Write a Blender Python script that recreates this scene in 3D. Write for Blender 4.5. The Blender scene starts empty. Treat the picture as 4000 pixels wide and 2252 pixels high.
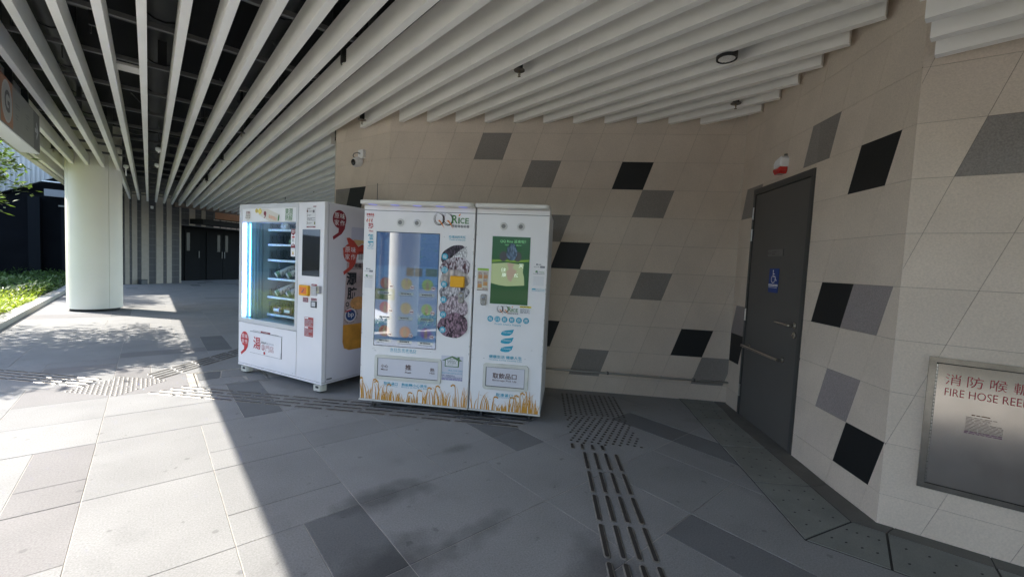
import bpy, bmesh, math, random
from mathutils import Vector, Matrix
random.seed(7)
sc = bpy.context.scene
COL = sc.collection
R = math.radians
# ------------------------------------------------------------------ camera, world, sun, exposure
cd = bpy.data.cameras.new("camera"); cam = bpy.data.objects.new("camera", cd); COL.objects.link(cam)
cd.sensor_width = 36.0; cd.lens = 1640/4000*36; cd.clip_start = 0.05; cd.clip_end = 900
rt = Vector((0.75656608, -0.65219025, 0.04749369)); up = Vector((0.00237016, 0.07536401, 0.99715327)); bk = Vector((-0.65391296, -0.75429977, 0.05856365))
M = Matrix.Identity(4)
for i in range(3):
    M[i][0] = rt[i]; M[i][1] = up[i]; M[i][2] = bk[i]
M[2][3] = 1.4
cam.matrix_world = M
sc.camera = cam
SUN = Vector((-0.747, 0.87, 1.0)).normalized()          # towards the sun
w = bpy.data.worlds.new("World"); sc.world = w; w.use_nodes = True
nt = w.node_tree; nt.nodes.clear()
sky = nt.nodes.new('ShaderNodeTexSky'); sky.sky_type = 'NISHITA'; sky.sun_disc = False
sky.sun_elevation = math.asin(SUN.z); sky.sun_rotation = math.atan2(SUN.x, SUN.y)
bg = nt.nodes.new('ShaderNodeBackground'); bg.inputs[1].default_value = 0.15
wo = nt.nodes.new('ShaderNodeOutputWorld'); nt.links.new(sky.outputs[0], bg.inputs[0]); nt.links.new(bg.outputs[0], wo.inputs[0])
sl = bpy.data.lights.new("sun", 'SUN'); sl.energy = 2.6; sl.angle = R(0.53); sl.color = (1.0, 0.945, 0.85)
so = bpy.data.objects.new("sun", sl); COL.objects.link(so); so.rotation_euler = SUN.to_track_quat('Z', 'Y').to_euler()
sc.view_settings.view_transform = 'Standard'; sc.view_settings.look = 'None'; sc.view_settings.gamma = 1.0
sc.view_settings.use_curve_mapping = False
sc.view_settings.exposure = 2.2
sc.cycles.max_bounces = 14; sc.cycles.diffuse_bounces = 11; sc.cycles.glossy_bounces = 4; sc.cycles.transparent_max_bounces = 12
sc.cycles.use_denoising = True
try: sc.cycles.sample_clamp_indirect = 6
except Exception: pass

# ------------------------------------------------------------------ materials
MATS = {}
def mat(name, col=(.5,.5,.5), rough=.6, metal=0., spec=.5, noise=0., nscale=8., bump=0., bscale=60., emit=None, es=1., var=0., coat=0., fine=0., fscale=220., aniso=0., dirt=None):
    if name in MATS: return MATS[name]
    m = bpy.data.materials.new(name); m.use_nodes = True; n = m.node_tree.nodes; l = m.node_tree.links
    b = n['Principled BSDF']; b.inputs['Base Color'].default_value = (*col, 1); b.inputs['Roughness'].default_value = rough
    b.inputs['Metallic'].default_value = metal; b.inputs['Specular IOR Level'].default_value = spec; b.inputs['Coat Weight'].default_value = coat
    if aniso: b.inputs['Anisotropic'].default_value = aniso
    geo = n.new('ShaderNodeNewGeometry')
    src = None
    def mul(color_socket, fac_socket):
        mx = n.new('ShaderNodeMix'); mx.data_type = 'RGBA'; mx.blend_type = 'MULTIPLY'; mx.inputs[0].default_value = 1
        if color_socket is None: mx.inputs[6].default_value = (*col, 1)
        else: l.new(color_socket, mx.inputs[6])
        l.new(fac_socket, mx.inputs[7]); return mx.outputs[2]
    def rng(sock, a, c, lo=.3, hi=.7):
        mr = n.new('ShaderNodeMapRange'); mr.inputs[1].default_value = lo; mr.inputs[2].default_value = hi; mr.inputs[3].default_value = a; mr.inputs[4].default_value = c
        l.new(sock, mr.inputs[0]); return mr.outputs[0]
    if noise:
        t = n.new('ShaderNodeTexNoise'); t.inputs['Scale'].default_value = nscale; t.inputs['Detail'].default_value = 5; l.new(geo.outputs['Position'], t.inputs['Vector'])
        src = mul(src, rng(t.outputs[0], 1-noise, 1+noise*.5))
    if fine:
        t = n.new('ShaderNodeTexNoise'); t.inputs['Scale'].default_value = fscale; t.inputs['Detail'].default_value = 2; l.new(geo.outputs['Position'], t.inputs['Vector'])
        src = mul(src, rng(t.outputs[0], 1-fine, 1+fine, .25, .75))
    if var:
        oi = n.new('ShaderNodeObjectInfo'); src = mul(src, rng(oi.outputs['Random'], 1-var, 1+var, 0, 1))
    if dirt:      # soft dark stains at given floor points: (x, y, radius, strength)
        for (dx, dy, dr, ds, st) in dirt:
            mp = n.new('ShaderNodeMapping'); mp.vector_type = 'TEXTURE'; mp.inputs['Location'].default_value = (dx, dy, 0); mp.inputs['Scale'].default_value = (dr*st, dr, 5); mp.inputs['Rotation'].default_value = (0,0,R(6))
            l.new(geo.outputs['Position'], mp.inputs['Vector'])
            tn = n.new('ShaderNodeTexNoise'); tn.inputs['Scale'].default_value = 5; l.new(geo.outputs['Position'], tn.inputs['Vector'])
            vl = n.new('ShaderNodeVectorMath'); vl.operation = 'LENGTH'; l.new(mp.outputs[0], vl.inputs[0])
            ad = n.new('ShaderNodeMath'); ad.operation = 'ADD'; l.new(vl.outputs['Value'], ad.inputs[0]); l.new(rng(tn.outputs[0], -.35, .35), ad.inputs[1])
            src = mul(src, rng(ad.outputs[0], 1-ds, 1, .2, 1.0))
        tn = n.new('ShaderNodeTexNoise'); tn.inputs['Scale'].default_value = 3.2; tn.inputs['Detail'].default_value = 3; l.new(geo.outputs['Position'], tn.inputs['Vector'])
        src = mul(src, rng(tn.outputs[0], .9, 1, .28, .40))
        tn = n.new('ShaderNodeTexNoise'); tn.inputs['Scale'].default_value = 13; tn.inputs['Detail'].default_value = 2; l.new(geo.outputs['Position'], tn.inputs['Vector'])
        src = mul(src, rng(tn.outputs[0], .72, 1, .255, .30))
        vo = n.new('ShaderNodeTexVoronoi'); vo.inputs['Scale'].default_value = 4.5; l.new(geo.outputs['Position'], vo.inputs['Vector'])   # chewing gum spots
        src = mul(src, rng(vo.outputs['Distance'], .72, 1, .05, .085))
    if src is not None: l.new(src, b.inputs['Base Color'])
    if bump:
        t = n.new('ShaderNodeTexNoise'); t.inputs['Scale'].default_value = bscale; t.inputs['Detail'].default_value = 3; l.new(geo.outputs['Position'], t.inputs['Vector'])
        bu = n.new('ShaderNodeBump'); bu.inputs['Strength'].default_value = bump; bu.inputs['Distance'].default_value = .004; l.new(t.outputs[0], bu.inputs['Height']); l.new(bu.outputs[0], b.inputs['Normal'])
    if emit: b.inputs['Emission Color'].default_value = (*emit, 1); b.inputs['Emission Strength'].default_value = es
    MATS[name] = m; return m
FD = [(1.05, 2.26, .17, .50, 1.9), (.84, 1.70, .24, .50, 1.5), (1.30, 1.665, .10, .34, 2.8), (1.60, 1.12, .20, .45, 1.3), (1.72, 2.555, .07, .30, 2.6)]
slab_lt = mat('slab_light', (.245,.243,.240), .78, noise=.10, nscale=2.5, fine=.20, fscale=120, bump=.22, bscale=150, var=.06, dirt=FD)
slab_pk = mat('slab_pinkish', (.198,.190,.189), .78, noise=.10, nscale=2.5, fine=.20, fscale=120, bump=.22, bscale=150, var=.05, dirt=FD)
slab_dk = mat('slab_dark', (.142,.145,.148), .74, noise=.12, nscale=2.5, fine=.20, fscale=120, bump=.22, bscale=150, var=.07, dirt=FD)
grout = mat('grout', (.42,.39,.35), .9, noise=.35, nscale=6)
jointdk = mat('joint_dark', (.03,.03,.028), .9)
conc = mat('drain_concrete', (.20,.205,.185), .85, noise=.15, nscale=5, fine=.15, bump=.4, bscale=120, var=.06)
conc2 = mat('gutter_concrete', (.13,.125,.11), .9, noise=.2, nscale=5, fine=.15)
w_be = mat('tile_beige', (.66,.565,.465), .72, noise=.07, nscale=3, fine=.085, fscale=110, bump=.35, bscale=120, var=.03)
w_gr = mat('tile_grey', (.26,.235,.212), .7, noise=.08, nscale=3, fine=.22, fscale=130, bump=.3, bscale=120, var=.08)
w_pu = mat('tile_mauve', (.30,.26,.25), .7, noise=.08, nscale=3, fine=.2, fscale=130, bump=.3, bscale=120, var=.05)
w_bk = mat('tile_black', (.008,.009,.010), .55, fine=.3, fscale=130, bump=.2)
w_jt = mat('wall_joint', (.22,.18,.14), .9)
slat = mat('slat_white', (.91,.885,.83), .45, noise=.06, nscale=2.2, var=.035)
rail = mat('rail_grey', (.12,.12,.115), .6)
plen = mat('plenum_black', (.010,.011,.012), .9)
ductm = mat('duct_dark', (.022,.023,.024), .5, noise=.4, nscale=3)
fasc = mat('fascia_white', (.62,.60,.53), .6, noise=.04)
pilm = mat('pillar_cladding', (.80,.775,.68), .45, noise=.05, nscale=1.6)
blackm = mat('matt_black', (.012,.012,.012), .5)
blkg = mat('black_rubber', (.02,.02,.02), .8)
steel = mat('stainless', (.55,.54,.51), .28, 1., noise=.1, nscale=20)
studm = mat('stud_steel', (.30,.28,.255), .42, .6, noise=.3, nscale=30)
barin = mat('bar_insert', (.035,.030,.027), .6, bump=.5, bscale=300)
doorm = mat('door_grey', (.105,.10,.092), .5, noise=.06, nscale=2)
framem = mat('door_frame_grey', (.062,.063,.060), .45)
white = mat('machine_white', (.83,.815,.80), .35, noise=.04, nscale=2.5, coat=.2)
white2 = mat('machine_white_cool', (.80,.785,.79), .35, noise=.04, nscale=2.5, coat=.2)
sidem = mat('machine_side_grey', (.64,.62,.66), .5, noise=.04, nscale=3, bump=.15, bscale=260)
cream = mat('slot_cream', (.66,.65,.58), .55, noise=.08, nscale=9)
capm = mat('cap_cream', (.72,.70,.64), .5, noise=.06, nscale=5)
seam = mat('seam_black', (.01,.01,.01), .6)
scuff = mat('scuff_grey', (.25,.24,.23), .8)
pr = lambda n, c, r=.5: mat('print_'+n, c, r)
red = pr('red', (.50,.03,.035)); dred = pr('dark_red', (.22,.012,.025)); blue = pr('cyan', (.03,.36,.50)); blk = pr('black', (.015,.015,.018)); brown = pr('brown', (.10,.035,.02))
green = pr('green', (.06,.22,.05)); orange = pr('orange', (.75,.24,.03)); wheat = pr('wheat', (.62,.30,.04)); dgrey = pr('grey', (.12,.12,.13)); lgrey = pr('light_grey', (.40,.42,.45)); wht = pr('white', (.82,.82,.82)); navy = pr('navy', (.01,.05,.18)); yellow = mat('box_yellow', (.85,.42,.01), .4); ylab = pr('yellow', (.72,.62,.05)); lime = pr('lime', (.35,.60,.08))
def glassmat(name, tint=(.92,.96,.97), refl=1.0):
    m = bpy.data.materials.new(name); m.use_nodes = True; n = m.node_tree.nodes; l = m.node_tree.links; n.clear()
    o = n.new('ShaderNodeOutputMaterial'); t = n.new('ShaderNodeBsdfTransparent'); t.inputs[0].default_value = (*tint, 1)
    g = n.new('ShaderNodeBsdfGlossy'); g.inputs['Roughness'].default_value = .015; f = n.new('ShaderNodeFresnel'); f.inputs[0].default_value = 1.55
    mm = n.new('ShaderNodeMath'); mm.operation = 'MULTIPLY'; mm.inputs[1].default_value = refl; l.new(f.outputs[0], mm.inputs[0])
    ge = n.new('ShaderNodeNewGeometry'); iv = n.new('ShaderNodeMath'); iv.operation = 'SUBTRACT'; iv.inputs[0].default_value = 1; l.new(ge.outputs['Backfacing'], iv.inputs[1])
    m2_ = n.new('ShaderNodeMath'); m2_.operation = 'MULTIPLY'; l.new(mm.outputs[0], m2_.inputs[0]); l.new(iv.outputs[0], m2_.inputs[1]); mm = m2_
    mx = n.new('ShaderNodeMixShader'); l.new(mm.outputs[0], mx.inputs[0]); l.new(t.outputs[0], mx.inputs[1]); l.new(g.outputs[0], mx.inputs[2]); l.new(mx.outputs[0], o.inputs[0])
    return m
glass = glassmat('glass_pane', refl=1.6)

# ------------------------------------------------------------------ mesh helpers
class MB:
    def __init__(s): s.v = []; s.f = []
    def add(s, vs, fs):
        o = len(s.v); s.v += [tuple(v) for v in vs]; s.f += [tuple(i+o for i in f) for f in fs]; return s
    def box(s, x0, y0, z0, x1, y1, z1):
        return s.add([(x0,y0,z0),(x1,y0,z0),(x1,y1,z0),(x0,y1,z0),(x0,y0,z1),(x1,y0,z1),(x1,y1,z1),(x0,y1,z1)],
                     [(0,3,2,1),(4,5,6,7),(0,1,5,4),(1,2,6,5),(2,3,7,6),(3,0,4,7)])
    def prism(s, poly, z0, z1):                       # polygon in xy (counter-clockwise), extruded in z
        n = len(poly)
        return s.add([(p[0],p[1],z0) for p in poly]+[(p[0],p[1],z1) for p in poly],
                     [tuple(range(n-1,-1,-1)), tuple(range(n,2*n))]+[(i,(i+1)%n,n+(i+1)%n,n+i) for i in range(n)])
    def panel(s, poly, y0, y1, bev=0.):               # polygon in (s,z) counter-clockwise as seen from the front; front y0, back y1
        n = len(poly)
        if bev:
            cx = sum(p[0] for p in poly)/n; cz = sum(p[1] for p in poly)/n
            inn = []
            for i in range(n):
                a = Vector(poly[i-1]); b = Vector(poly[i]); c = Vector(poly[(i+1)%n])
                e1 = (b-a).normalized() if (b-a).length > 1e-6 else Vector((1,0)); e2 = (c-b).normalized() if (c-b).length > 1e-6 else e1
                n1 = Vector((-e1.y, e1.x)); n2 = Vector((-e2.y, e2.x)); d = n1+n2; d = d/max(.3, d.dot(n1)) if d.length > 1e-6 else n1
                inn.append((b.x+d.x*bev, b.y+d.y*bev))
            vs = [(p[0],y0,p[1]) for p in inn]+[(p[0],y0+bev,p[1]) for p in poly]+[(p[0],y1,p[1]) for p in poly]
            fs = [tuple(range(n)), tuple(range(3*n-1,2*n-1,-1))]
            for i in range(n):
                j = (i+1)%n; fs += [(n+i,n+j,j,i),(2*n+i,2*n+j,n+j,n+i)]
            return s.add(vs, fs)
        return s.add([(p[0],y0,p[1]) for p in poly]+[(p[0],y1,p[1]) for p in poly],
                     [tuple(range(n)), tuple(range(2*n-1,n-1,-1))]+[(n+i,n+(i+1)%n,(i+1)%n,i) for i in range(n)])
    def cyl(s, p, q, r, n=12, r2=None):
        p = Vector(p); q = Vector(q); a = (q-p).normalized(); u = a.orthogonal().normalized(); v = a.cross(u); r2 = r if r2 is None else r2
        vs = [p+(u*math.cos(2*math.pi*i/n)+v*math.sin(2*math.pi*i/n))*r for i in range(n)]+[q+(u*math.cos(2*math.pi*i/n)+v*math.sin(2*math.pi*i/n))*r2 for i in range(n)]
        return s.add(vs, [tuple(range(n-1,-1,-1)), tuple(range(n,2*n))]+[(i,(i+1)%n,n+(i+1)%n,n+i) for i in range(n)])
    def tube(s, pts, r, n=8):
        pts = [Vector(p) for p in pts]; vs = []; fs = []; u = None
        for i, p in enumerate(pts):
            a = (pts[min(i+1,len(pts)-1)]-pts[max(i-1,0)]).normalized()
            u = a.orthogonal().normalized() if u is None else (u-a*u.dot(a)).normalized()
            v = a.cross(u); rr = r[i] if isinstance(r, (list,tuple)) else r
            vs += [p+(u*math.cos(2*math.pi*k/n)+v*math.sin(2*math.pi*k/n))*rr for k in range(n)]
        for i in range(len(pts)-1):
            for k in range(n): fs.append((i*n+k, i*n+(k+1)%n, (i+1)*n+(k+1)%n, (i+1)*n+k))
        fs += [tuple(range(n-1,-1,-1)), tuple(range((len(pts)-1)*n, len(pts)*n))]
        return s.add(vs, fs)
    def lathe(s, prof, c=(0,0,0), n=20, axis='z'):
        vs = []; fs = []
        for (r, h) in prof:
            for k in range(n):
                a = 2*math.pi*k/n; x, y = r*math.cos(a), r*math.sin(a)
                vs.append((c[0]+x, c[1]+y, c[2]+h) if axis == 'z' else (c[0]+x, c[1]-h, c[2]+y))
        for i in range(len(prof)-1):
            for k in range(n): fs.append((i*n+k, i*n+(k+1)%n, (i+1)*n+(k+1)%n, (i+1)*n+k))
        fs += [tuple(range(n-1,-1,-1)), tuple(range((len(prof)-1)*n, len(prof)*n))]
        return s.add(vs, fs)
    def flat(s, poly, y):                             # flat print facing -y
        return s.add([(p[0],y,p[1]) for p in poly], [tuple(range(len(poly)))])
    def build(s, name, m, parent=None, smooth=False, loc=None, bevel=0.):
        me = bpy.data.meshes.new(name); me.from_pydata(s.v, [], s.f)
        if m: me.materials.append(m)
        if smooth:
            for p in me.polygons: p.use_smooth = True
            me.set_sharp_from_angle(angle=R(40))
        me.update()
        o = bpy.data.objects.new(name, me); COL.objects.link(o)
        if parent: o.parent = parent
        if loc: o.location = loc
        if bevel:
            bv = o.modifiers.new('bevel', 'BEVEL'); bv.width = bevel; bv.segments = 2; bv.limit_method = 'ANGLE'
        return o
def empty(name, loc=(0,0,0), rz=0.):
    o = bpy.data.objects.new(name, None); o.empty_display_size = .1; COL.objects.link(o); o.location = loc; o.rotation_euler = (0,0,rz); return o
def tag(o, label=None, cat=None, group=None, kind=None):
    if label: o['label'] = label
    if cat: o['category'] = cat
    if group: o['group'] = group
    if kind: o['kind'] = kind
    return o
def thing(name, label, cat, loc=(0,0,0), rz=0., group=None): return tag(empty(name, loc, rz), label, cat, group)
def struct(name, loc=(0,0,0), rz=0., label=None): return tag(empty(name, loc, rz), label, None, None, 'structure')
def dup(o, loc, label=None, rz=None):
    def cp(x, par):
        c = x.copy(); COL.objects.link(c); c.parent = par
        for ch in list(x.children): cp(ch, c)
        return c
    r = cp(o, None); r.location = loc
    if rz is not None: r.rotation_euler = (0,0,rz)
    if label: r['label'] = label
    return r
def rr(x0, z0, x1, z1, r, n=5):
    out = []
    for (cx, cz, a0) in ((x1-r,z0+r,-90),(x1-r,z1-r,0),(x0+r,z1-r,90),(x0+r,z0+r,180)):
        for i in range(n+1):
            a = R(a0+90*i/n); out.append((cx+r*math.cos(a), cz+r*math.sin(a)))
    return out
def rect(x0, z0, x1, z1): return [(x0,z0),(x1,z0),(x1,z1),(x0,z1)]
def circ(cx, cz, r, n=20, rz=None): return [(cx+r*math.cos(2*math.pi*i/n), cz+(rz or r)*math.sin(2*math.pi*i/n)) for i in range(n)]
def clip(poly, axis, val, keep_less):
    out = []
    for i in range(len(poly)):
        a, b = poly[i-1], poly[i]
        ia = (a[axis] <= val) == keep_less or a[axis] == val; ib = (b[axis] <= val) == keep_less or b[axis] == val
        if ia != ib:
            t = (val-a[axis])/(b[axis]-a[axis]); out.append((a[0]+(b[0]-a[0])*t, a[1]+(b[1]-a[1])*t))
        if ib: out.append(b)
    return out
def clip_rect(poly, r):
    for ax, v, k in ((0,r[0],False),(0,r[2],True),(1,r[1],False),(1,r[3],True)):
        poly = clip(poly, ax, v, k)
        if len(poly) < 3: return []
    return poly
def parea(p): return abs(sum(p[i-1][0]*p[i][1]-p[i][0]*p[i-1][1] for i in range(len(p))))/2
LAY = lambda n: -(.0015+.0009*n)
def decal(par, name, poly, m, layer=0): return MB().flat(poly, LAY(layer)).build(name, m, par)
_tc = {}
def text_geo(s, bold):
    k = (s, bold)
    if k in _tc: return _tc[k]
    c = bpy.data.curves.new('txt', 'FONT'); c.body = s; c.resolution_u = 3; c.offset = bold
    o = bpy.data.objects.new('txt', c); COL.objects.link(o)
    me = bpy.data.meshes.new_from_object(o.evaluated_get(bpy.context.evaluated_depsgraph_get()))
    vs = [(v.co.x, v.co.y) for v in me.vertices]; fs = [tuple(p.vertices) for p in me.polygons]
    bpy.data.objects.remove(o); bpy.data.curves.remove(c); bpy.data.meshes.remove(me)
    _tc[k] = (vs, fs); return _tc[k]
def text(par, s, x0, z0, x1, z1, m, layer=1, bold=.0, name='lettering', rot=0., fit=True):
    vs, fs = text_geo(s, bold)
    if not vs: return
    ax, bx = min(v[0] for v in vs), max(v[0] for v in vs); ay, by = min(v[1] for v in vs), max(v[1] for v in vs)
    kx = (x1-x0)/(bx-ax); kz = (z1-z0)/(by-ay)
    cx, cz = (x0+x1)/2, (z0+z1)/2; ca, sa = math.cos(R(rot)), math.sin(R(rot)); out = []
    for v in vs:
        dx = (v[0]-(ax+bx)/2)*kx; dz = (v[1]-(ay+by)/2)*kz
        out.append((cx+dx*ca-dz*sa, LAY(layer), cz+dx*sa+dz*ca))
    b = MB(); b.add(out, fs); return b.build(name, m, par)
def lines(par, x0, z0, x1, z1, n, m, layer=1, seed=1, name='small_print', fill=.45):
    rnd = random.Random(seed); b = MB(); h = (z1-z0)/n
    for i in range(n):
        z = z1-h*(i+1)+h*(1-fill)/2; x = x0
        end = x1 if rnd.random() < .7 else x0+(x1-x0)*rnd.uniform(.5,.9)
        while x < end-.003:
            wd = min(rnd.uniform(.012,.035), end-x); b.flat(rect(x, z, x+wd, z+h*fill), LAY(layer)); x += wd+.004
    return b.build(name, m, par)

# ------------------------------------------------------------------ ground and pavement
tag(MB().add([(-260,-200,-.06),(260,-200,-.06),(260,320,-.06),(-260,320,-.06)], [(0,1,2,3)]).build('ground', mat('earth', (.16,.15,.13), .9, noise=.2, nscale=.5)), kind='structure')
pave = struct('pavement', label='grey stone slab pavement running under the canopy')
MB().box(-1.745, -7, -.05, 9, 26, -.0022).build('grout_bed', grout, pave)
GX = lambda i: .31+.2965*i
GY = lambda j: 2.265+.3*j
G_ = .0035
slab_i = [0]
def slab(i0, j0, i1, j1, m, par=pave, mb=None):
    x0, x1, y0, y1 = GX(i0)+G_/2, GX(i1)-G_/2, GY(j0)+G_/2, GY(j1)-G_/2
    x0 = max(x0, -1.745)
    if x1-x0 < .02: return
    dz = random.uniform(-.0006, .0006)
    if mb is None:
        b = MB(); bv = .0018
        b.add([(x0+bv,y0+bv,dz),(x1-bv,y0+bv,dz),(x1-bv,y1-bv,dz),(x0+bv,y1-bv,dz),(x0,y0,-bv),(x1,y0,-bv),(x1,y1,-bv),(x0,y1,-bv),(x0,y0,-.03),(x1,y0,-.03),(x1,y1,-.03),(x0,y1,-.03)],
              [(0,1,2,3),(4,5,1,0),(5,6,2,1),(6,7,3,2),(7,4,0,3),(8,9,5,4),(9,10,6,5),(10,11,7,6),(11,8,4,7)])
        b.build('paving_slab', m, par)
    else: mb[m.name].add([(x0,y0,dz),(x1,y0,dz),(x1,y1,dz),(x0,y1,dz)], [(0,1,2,3)])
L_, D_, K_ = slab_lt, slab_dk, slab_pk
known = {   # band (j0,j1): tiles (i0, i1, [(ja,jb,mat)...])
 (-7,-4): [(-3,0,[(-7,-4,L_)]),(0,3,[(-7,-4,L_)]),(3,6,[(-7,-4,L_)]),(6,7,[(-7,-4,D_)]),(7,9,[(-7,-4,L_)]),(9,12,[(-7,-4,L_)])],
 (-4,-2): [(-3,-1,[(-4,-2,L_)]),(-1,2,[(-4,-2,L_)]),(2,5,[(-4,-2,L_)]),(5,7,[(-4,-2,L_)]),(7,9,[(-4,-2,L_)]),(9,10,[(-4,-2,L_)]),(10,11,[(-4,-2,D_)]),(11,13,[(-4,-2,L_)])],
 (-2,0): [(-3,-2,[(-2,0,K_)]),(-2,0,[(-2,0,L_)]),(0,1,[(-2,0,L_)]),(1,2,[(-2,0,D_)]),(2,5,[(-2,0,L_)]),(5,7,[(-2,0,L_)]),(7,10,[(-2,0,L_)]),(10,11,[(-2,0,D_)]),(11,13,[(-2,0,L_)])],
 (0,3): [(-4,-2,[(0,1,L_),(1,3,K_)]),(-2,0,[(0,3,L_)]),(0,2,[(0,1,L_),(1,3,L_)]),(2,4,[(0,3,L_)]),(4,6,[(0,1,L_),(1,3,L_)]),(6,7,[(0,1,D_),(1,3,D_)]),(7,10,[(0,3,L_)]),(10,12,[(0,3,L_)])],
 (3,6): [(-5,-3,[(3,6,L_)]),(-3,-2,[(3,4,K_),(4,6,K_)]),(-2,0,[(3,6,L_)]),(0,2,[(3,4,L_),(4,6,L_)]),(2,4,[(3,4,L_),(4,6,L_)]),(4,7,[(3,6,L_)]),(7,9,[(3,6,L_)])],
 (6,8): [(-5,-2,[(6,8,L_)]),(-2,1,[(6,8,L_)]),(1,2,[(6,8,D_)]),(2,5,[(6,8,L_)]),(5,7,[(6,8,L_)])],
 (8,10): [(-6,-4,[(8,10,L_)]),(-4,-2,[(8,10,L_)]),(-2,1,[(8,10,L_)]),(1,2,[(8,10,D_)]),(2,4,[(8,10,L_)]),(4,7,[(8,10,L_)])],
 (10,12): [(-7,-4,[(10,12,L_)]),(-4,-2,[(10,12,K_)]),(-2,0,[(10,12,K_)]),(0,4,[]),(4,6,[(10,12,L_)])],
 (12,14): [(-7,-5,[(12,14,L_)]),(-5,-2,[(12,14,L_)]),(-2,-1,[(12,14,K_)]),(-1,2,[(12,14,L_)]),(2,5,[(12,14,L_)])],
 (14,16): [(-7,-4,[(14,16,L_)]),(-4,-2,[(14,15,K_),(15,16,L_)]),(-2,1,[(14,16,L_)]),(1,4,[(14,16,L_)])],
 (16,20): [(-7,-5,[(16,18,L_),(18,20,L_)]),(-5,-2,[(16,20,L_)]),(-2,1,[(16,17,K_),(17,20,L_)]),(1,2,[(16,20,D_)]),(2,5,[(16,20,L_)])],
}
far = {m.name: MB() for m in (L_, D_, K_)}
j = -26; bands = []
while j < 78:
    hit = [b for b in known if b[0] == j]
    if hit: bands.append(hit[0]); j = hit[0][1]; continue
    nx = j+random.choice([2,2,3,3,4])
    stop = min([b[0] for b in known if b[0] > j] or [999])
    nx = min(nx, stop); bands.append((j, nx)); j = nx
for (j0, j1) in bands:
    cols = known.get((j0, j1), []); i = -7
    if cols:
        for (i0, i1, parts) in cols:
            for (ja, jb, m) in parts: slab(i0, ja, i1, jb, m)
        i = cols[-1][1]
        ii = cols[0][0]
        while ii > -7: slab(max(-7, ii-2), j0, ii, j1, L_); ii -= 2
    near = GY(j0) < 13.5 and GY(j1) > -1
    while i < 28:
        wd = random.choice([1,2,2,3,3,4]); i1 = min(28, i+wd); m = L_
        r_ = random.random()
        if wd == 1: m = D_ if r_ < .6 else K_
        elif r_ < .07: m = K_
        # drain strip and walls stand on the right; only lay what can be seen
        vis = near and not (GX(i) > 2.2 and GY(j0) > 5.2) and GX(i) < 4.7 and not (GX(i) > 3.3 and GY(j0) > 3.4)
        if (j1-j0) >= 3 and random.random() < .5:
            jm = j0+random.choice([1,2]); seg = [(j0,jm),(jm,j1)]
        else: seg = [(j0,j1)]
        for (a, b) in seg:
            slab(i, a, i1, b, m if b == seg[-1][1] else L_, mb=None if vis else far)
        i = i1
for k_, b in far.items(): 
    if b.v: tag(b.build('distant_paving', bpy.data.materials[k_], pave), kind='stuff')

# inspection cover with crazy stone infill near the first machine
mh = thing('inspection_cover', 'square inspection cover with broken stone infill beside the left vending machine', 'manhole cover', (.385, 5.20, 0))
MB().box(-.01,-.01,-.02,.62,.62,-.003).build('cover_base', jointdk, mh)
for poly in ([(0.012,0.012),(.30,.01),(.42,.05),(.40,.25),(.20,.30),(.012,.27)], [(.31,.01),(.60,.012),(.60,.22),(.44,.24),(.44,.06)], [(.012,.285),(.20,.315),(.24,.60),(.012,.60)], [(.215,.315),(.41,.265),(.60,.235),(.60,.44),(.40,.60),(.255,.60)], [(.60,.455),(.60,.60),(.42,.60)]):
    MB().prism(poly, -.003, .001).build('cover_stone', slab_lt if len(poly) != 4 else slab_dk, mh)
b = MB(); b.box(-.016,-.016,-.003,-.010,.626,.0025); b.box(-.010,-.016,-.003,.62,-.010,.0025); b.box(-.010,.62,-.003,.62,.626,.0025); b.box(.62,-.010,-.003,.626,.626,.0025)
b.build('cover_frame', steel, mh)

# drain covers along the right-hand walls
outer = [(4.55,2.32),(4.20,1.985),(3.97,1.785),(3.53,1.375),(3.10,.98),(2.65,.57),(2.73,.23),(2.81,-.18),(2.92,-.63),(3.03,-1.08)]
inner = [(4.80,2.05),(4.47,1.74),(4.22,1.55),(3.79,1.13),(3.36,.715),(3.075,.45),(3.105,.30),(3.19,-.10),(3.30,-.55),(3.41,-1.0)]
wallp = [(4.95,1.95),(4.66,1.68),(4.38,1.42),(3.93,1.05),(3.50,.66),(3.20,.36),(3.215,.28),(3.30,-.08),(3.41,-.55),(3.52,-1.0)]
drain = struct('drainage_channel', label='concrete channel covers with lifting holes along the foot of the right wall')
b = MB()
for i in range(len(outer)-1):
    b.add([(outer[i][0],outer[i][1],.0016),(outer[i+1][0],outer[i+1][1],.0016),(wallp[i+1][0],wallp[i+1][1],.0016),(wallp[i][0],wallp[i][1],.0016)], [(0,3,2,1) if False else (0,1,2,3)])
b.build('channel_bed', jointdk, drain)
def inset(poly, d):
    out = []; n = len(poly)
    for i in range(n):
        a = Vector(poly[i-1]); p = Vector(poly[i]); c = Vector(poly[(i+1)%n]); e1 = (p-a).normalized(); e2 = (c-p).normalized()
        n1 = Vector((-e1.y,e1.x)); n2 = Vector((-e2.y,e2.x)); dd = n1+n2; dd = dd/max(.3, dd.dot(n1)); out.append(tuple(p+dd*d))
    return out
for i in range(len(outer)-1):
    q = [outer[i], outer[i+1], inner[i+1], inner[i]]
    q = inset(q, .006)
    c = MB().prism(q, .002, .0065).build('channel_cover', conc, drain)
    hb = MB(); A, B_, C_, D2 = [Vector(p) for p in q]
    if (A-B_).length > .2:
        for u in (.16,.38,.62,.84):
            for v in ((.22,.5,.78) if (A-B_).length > .45 else (.3,.7)):
                p = (A*(1-u)+B_*u)*(1-v)+(D2*(1-u)+C_*u)*v; t = (C_-B_).normalized()*.010; s_ = (B_-A).normalized()*.004
                hb.add([(*(p-t-s_),.0072),(*(p-t*.2+s_*1.6),.0072),(*(p+t+s_),.0072),(*(p+t*.2-s_*1.6),.0072)], [(0,1,2,3)])
        hb.build('lifting_holes', jointdk, c)
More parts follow.
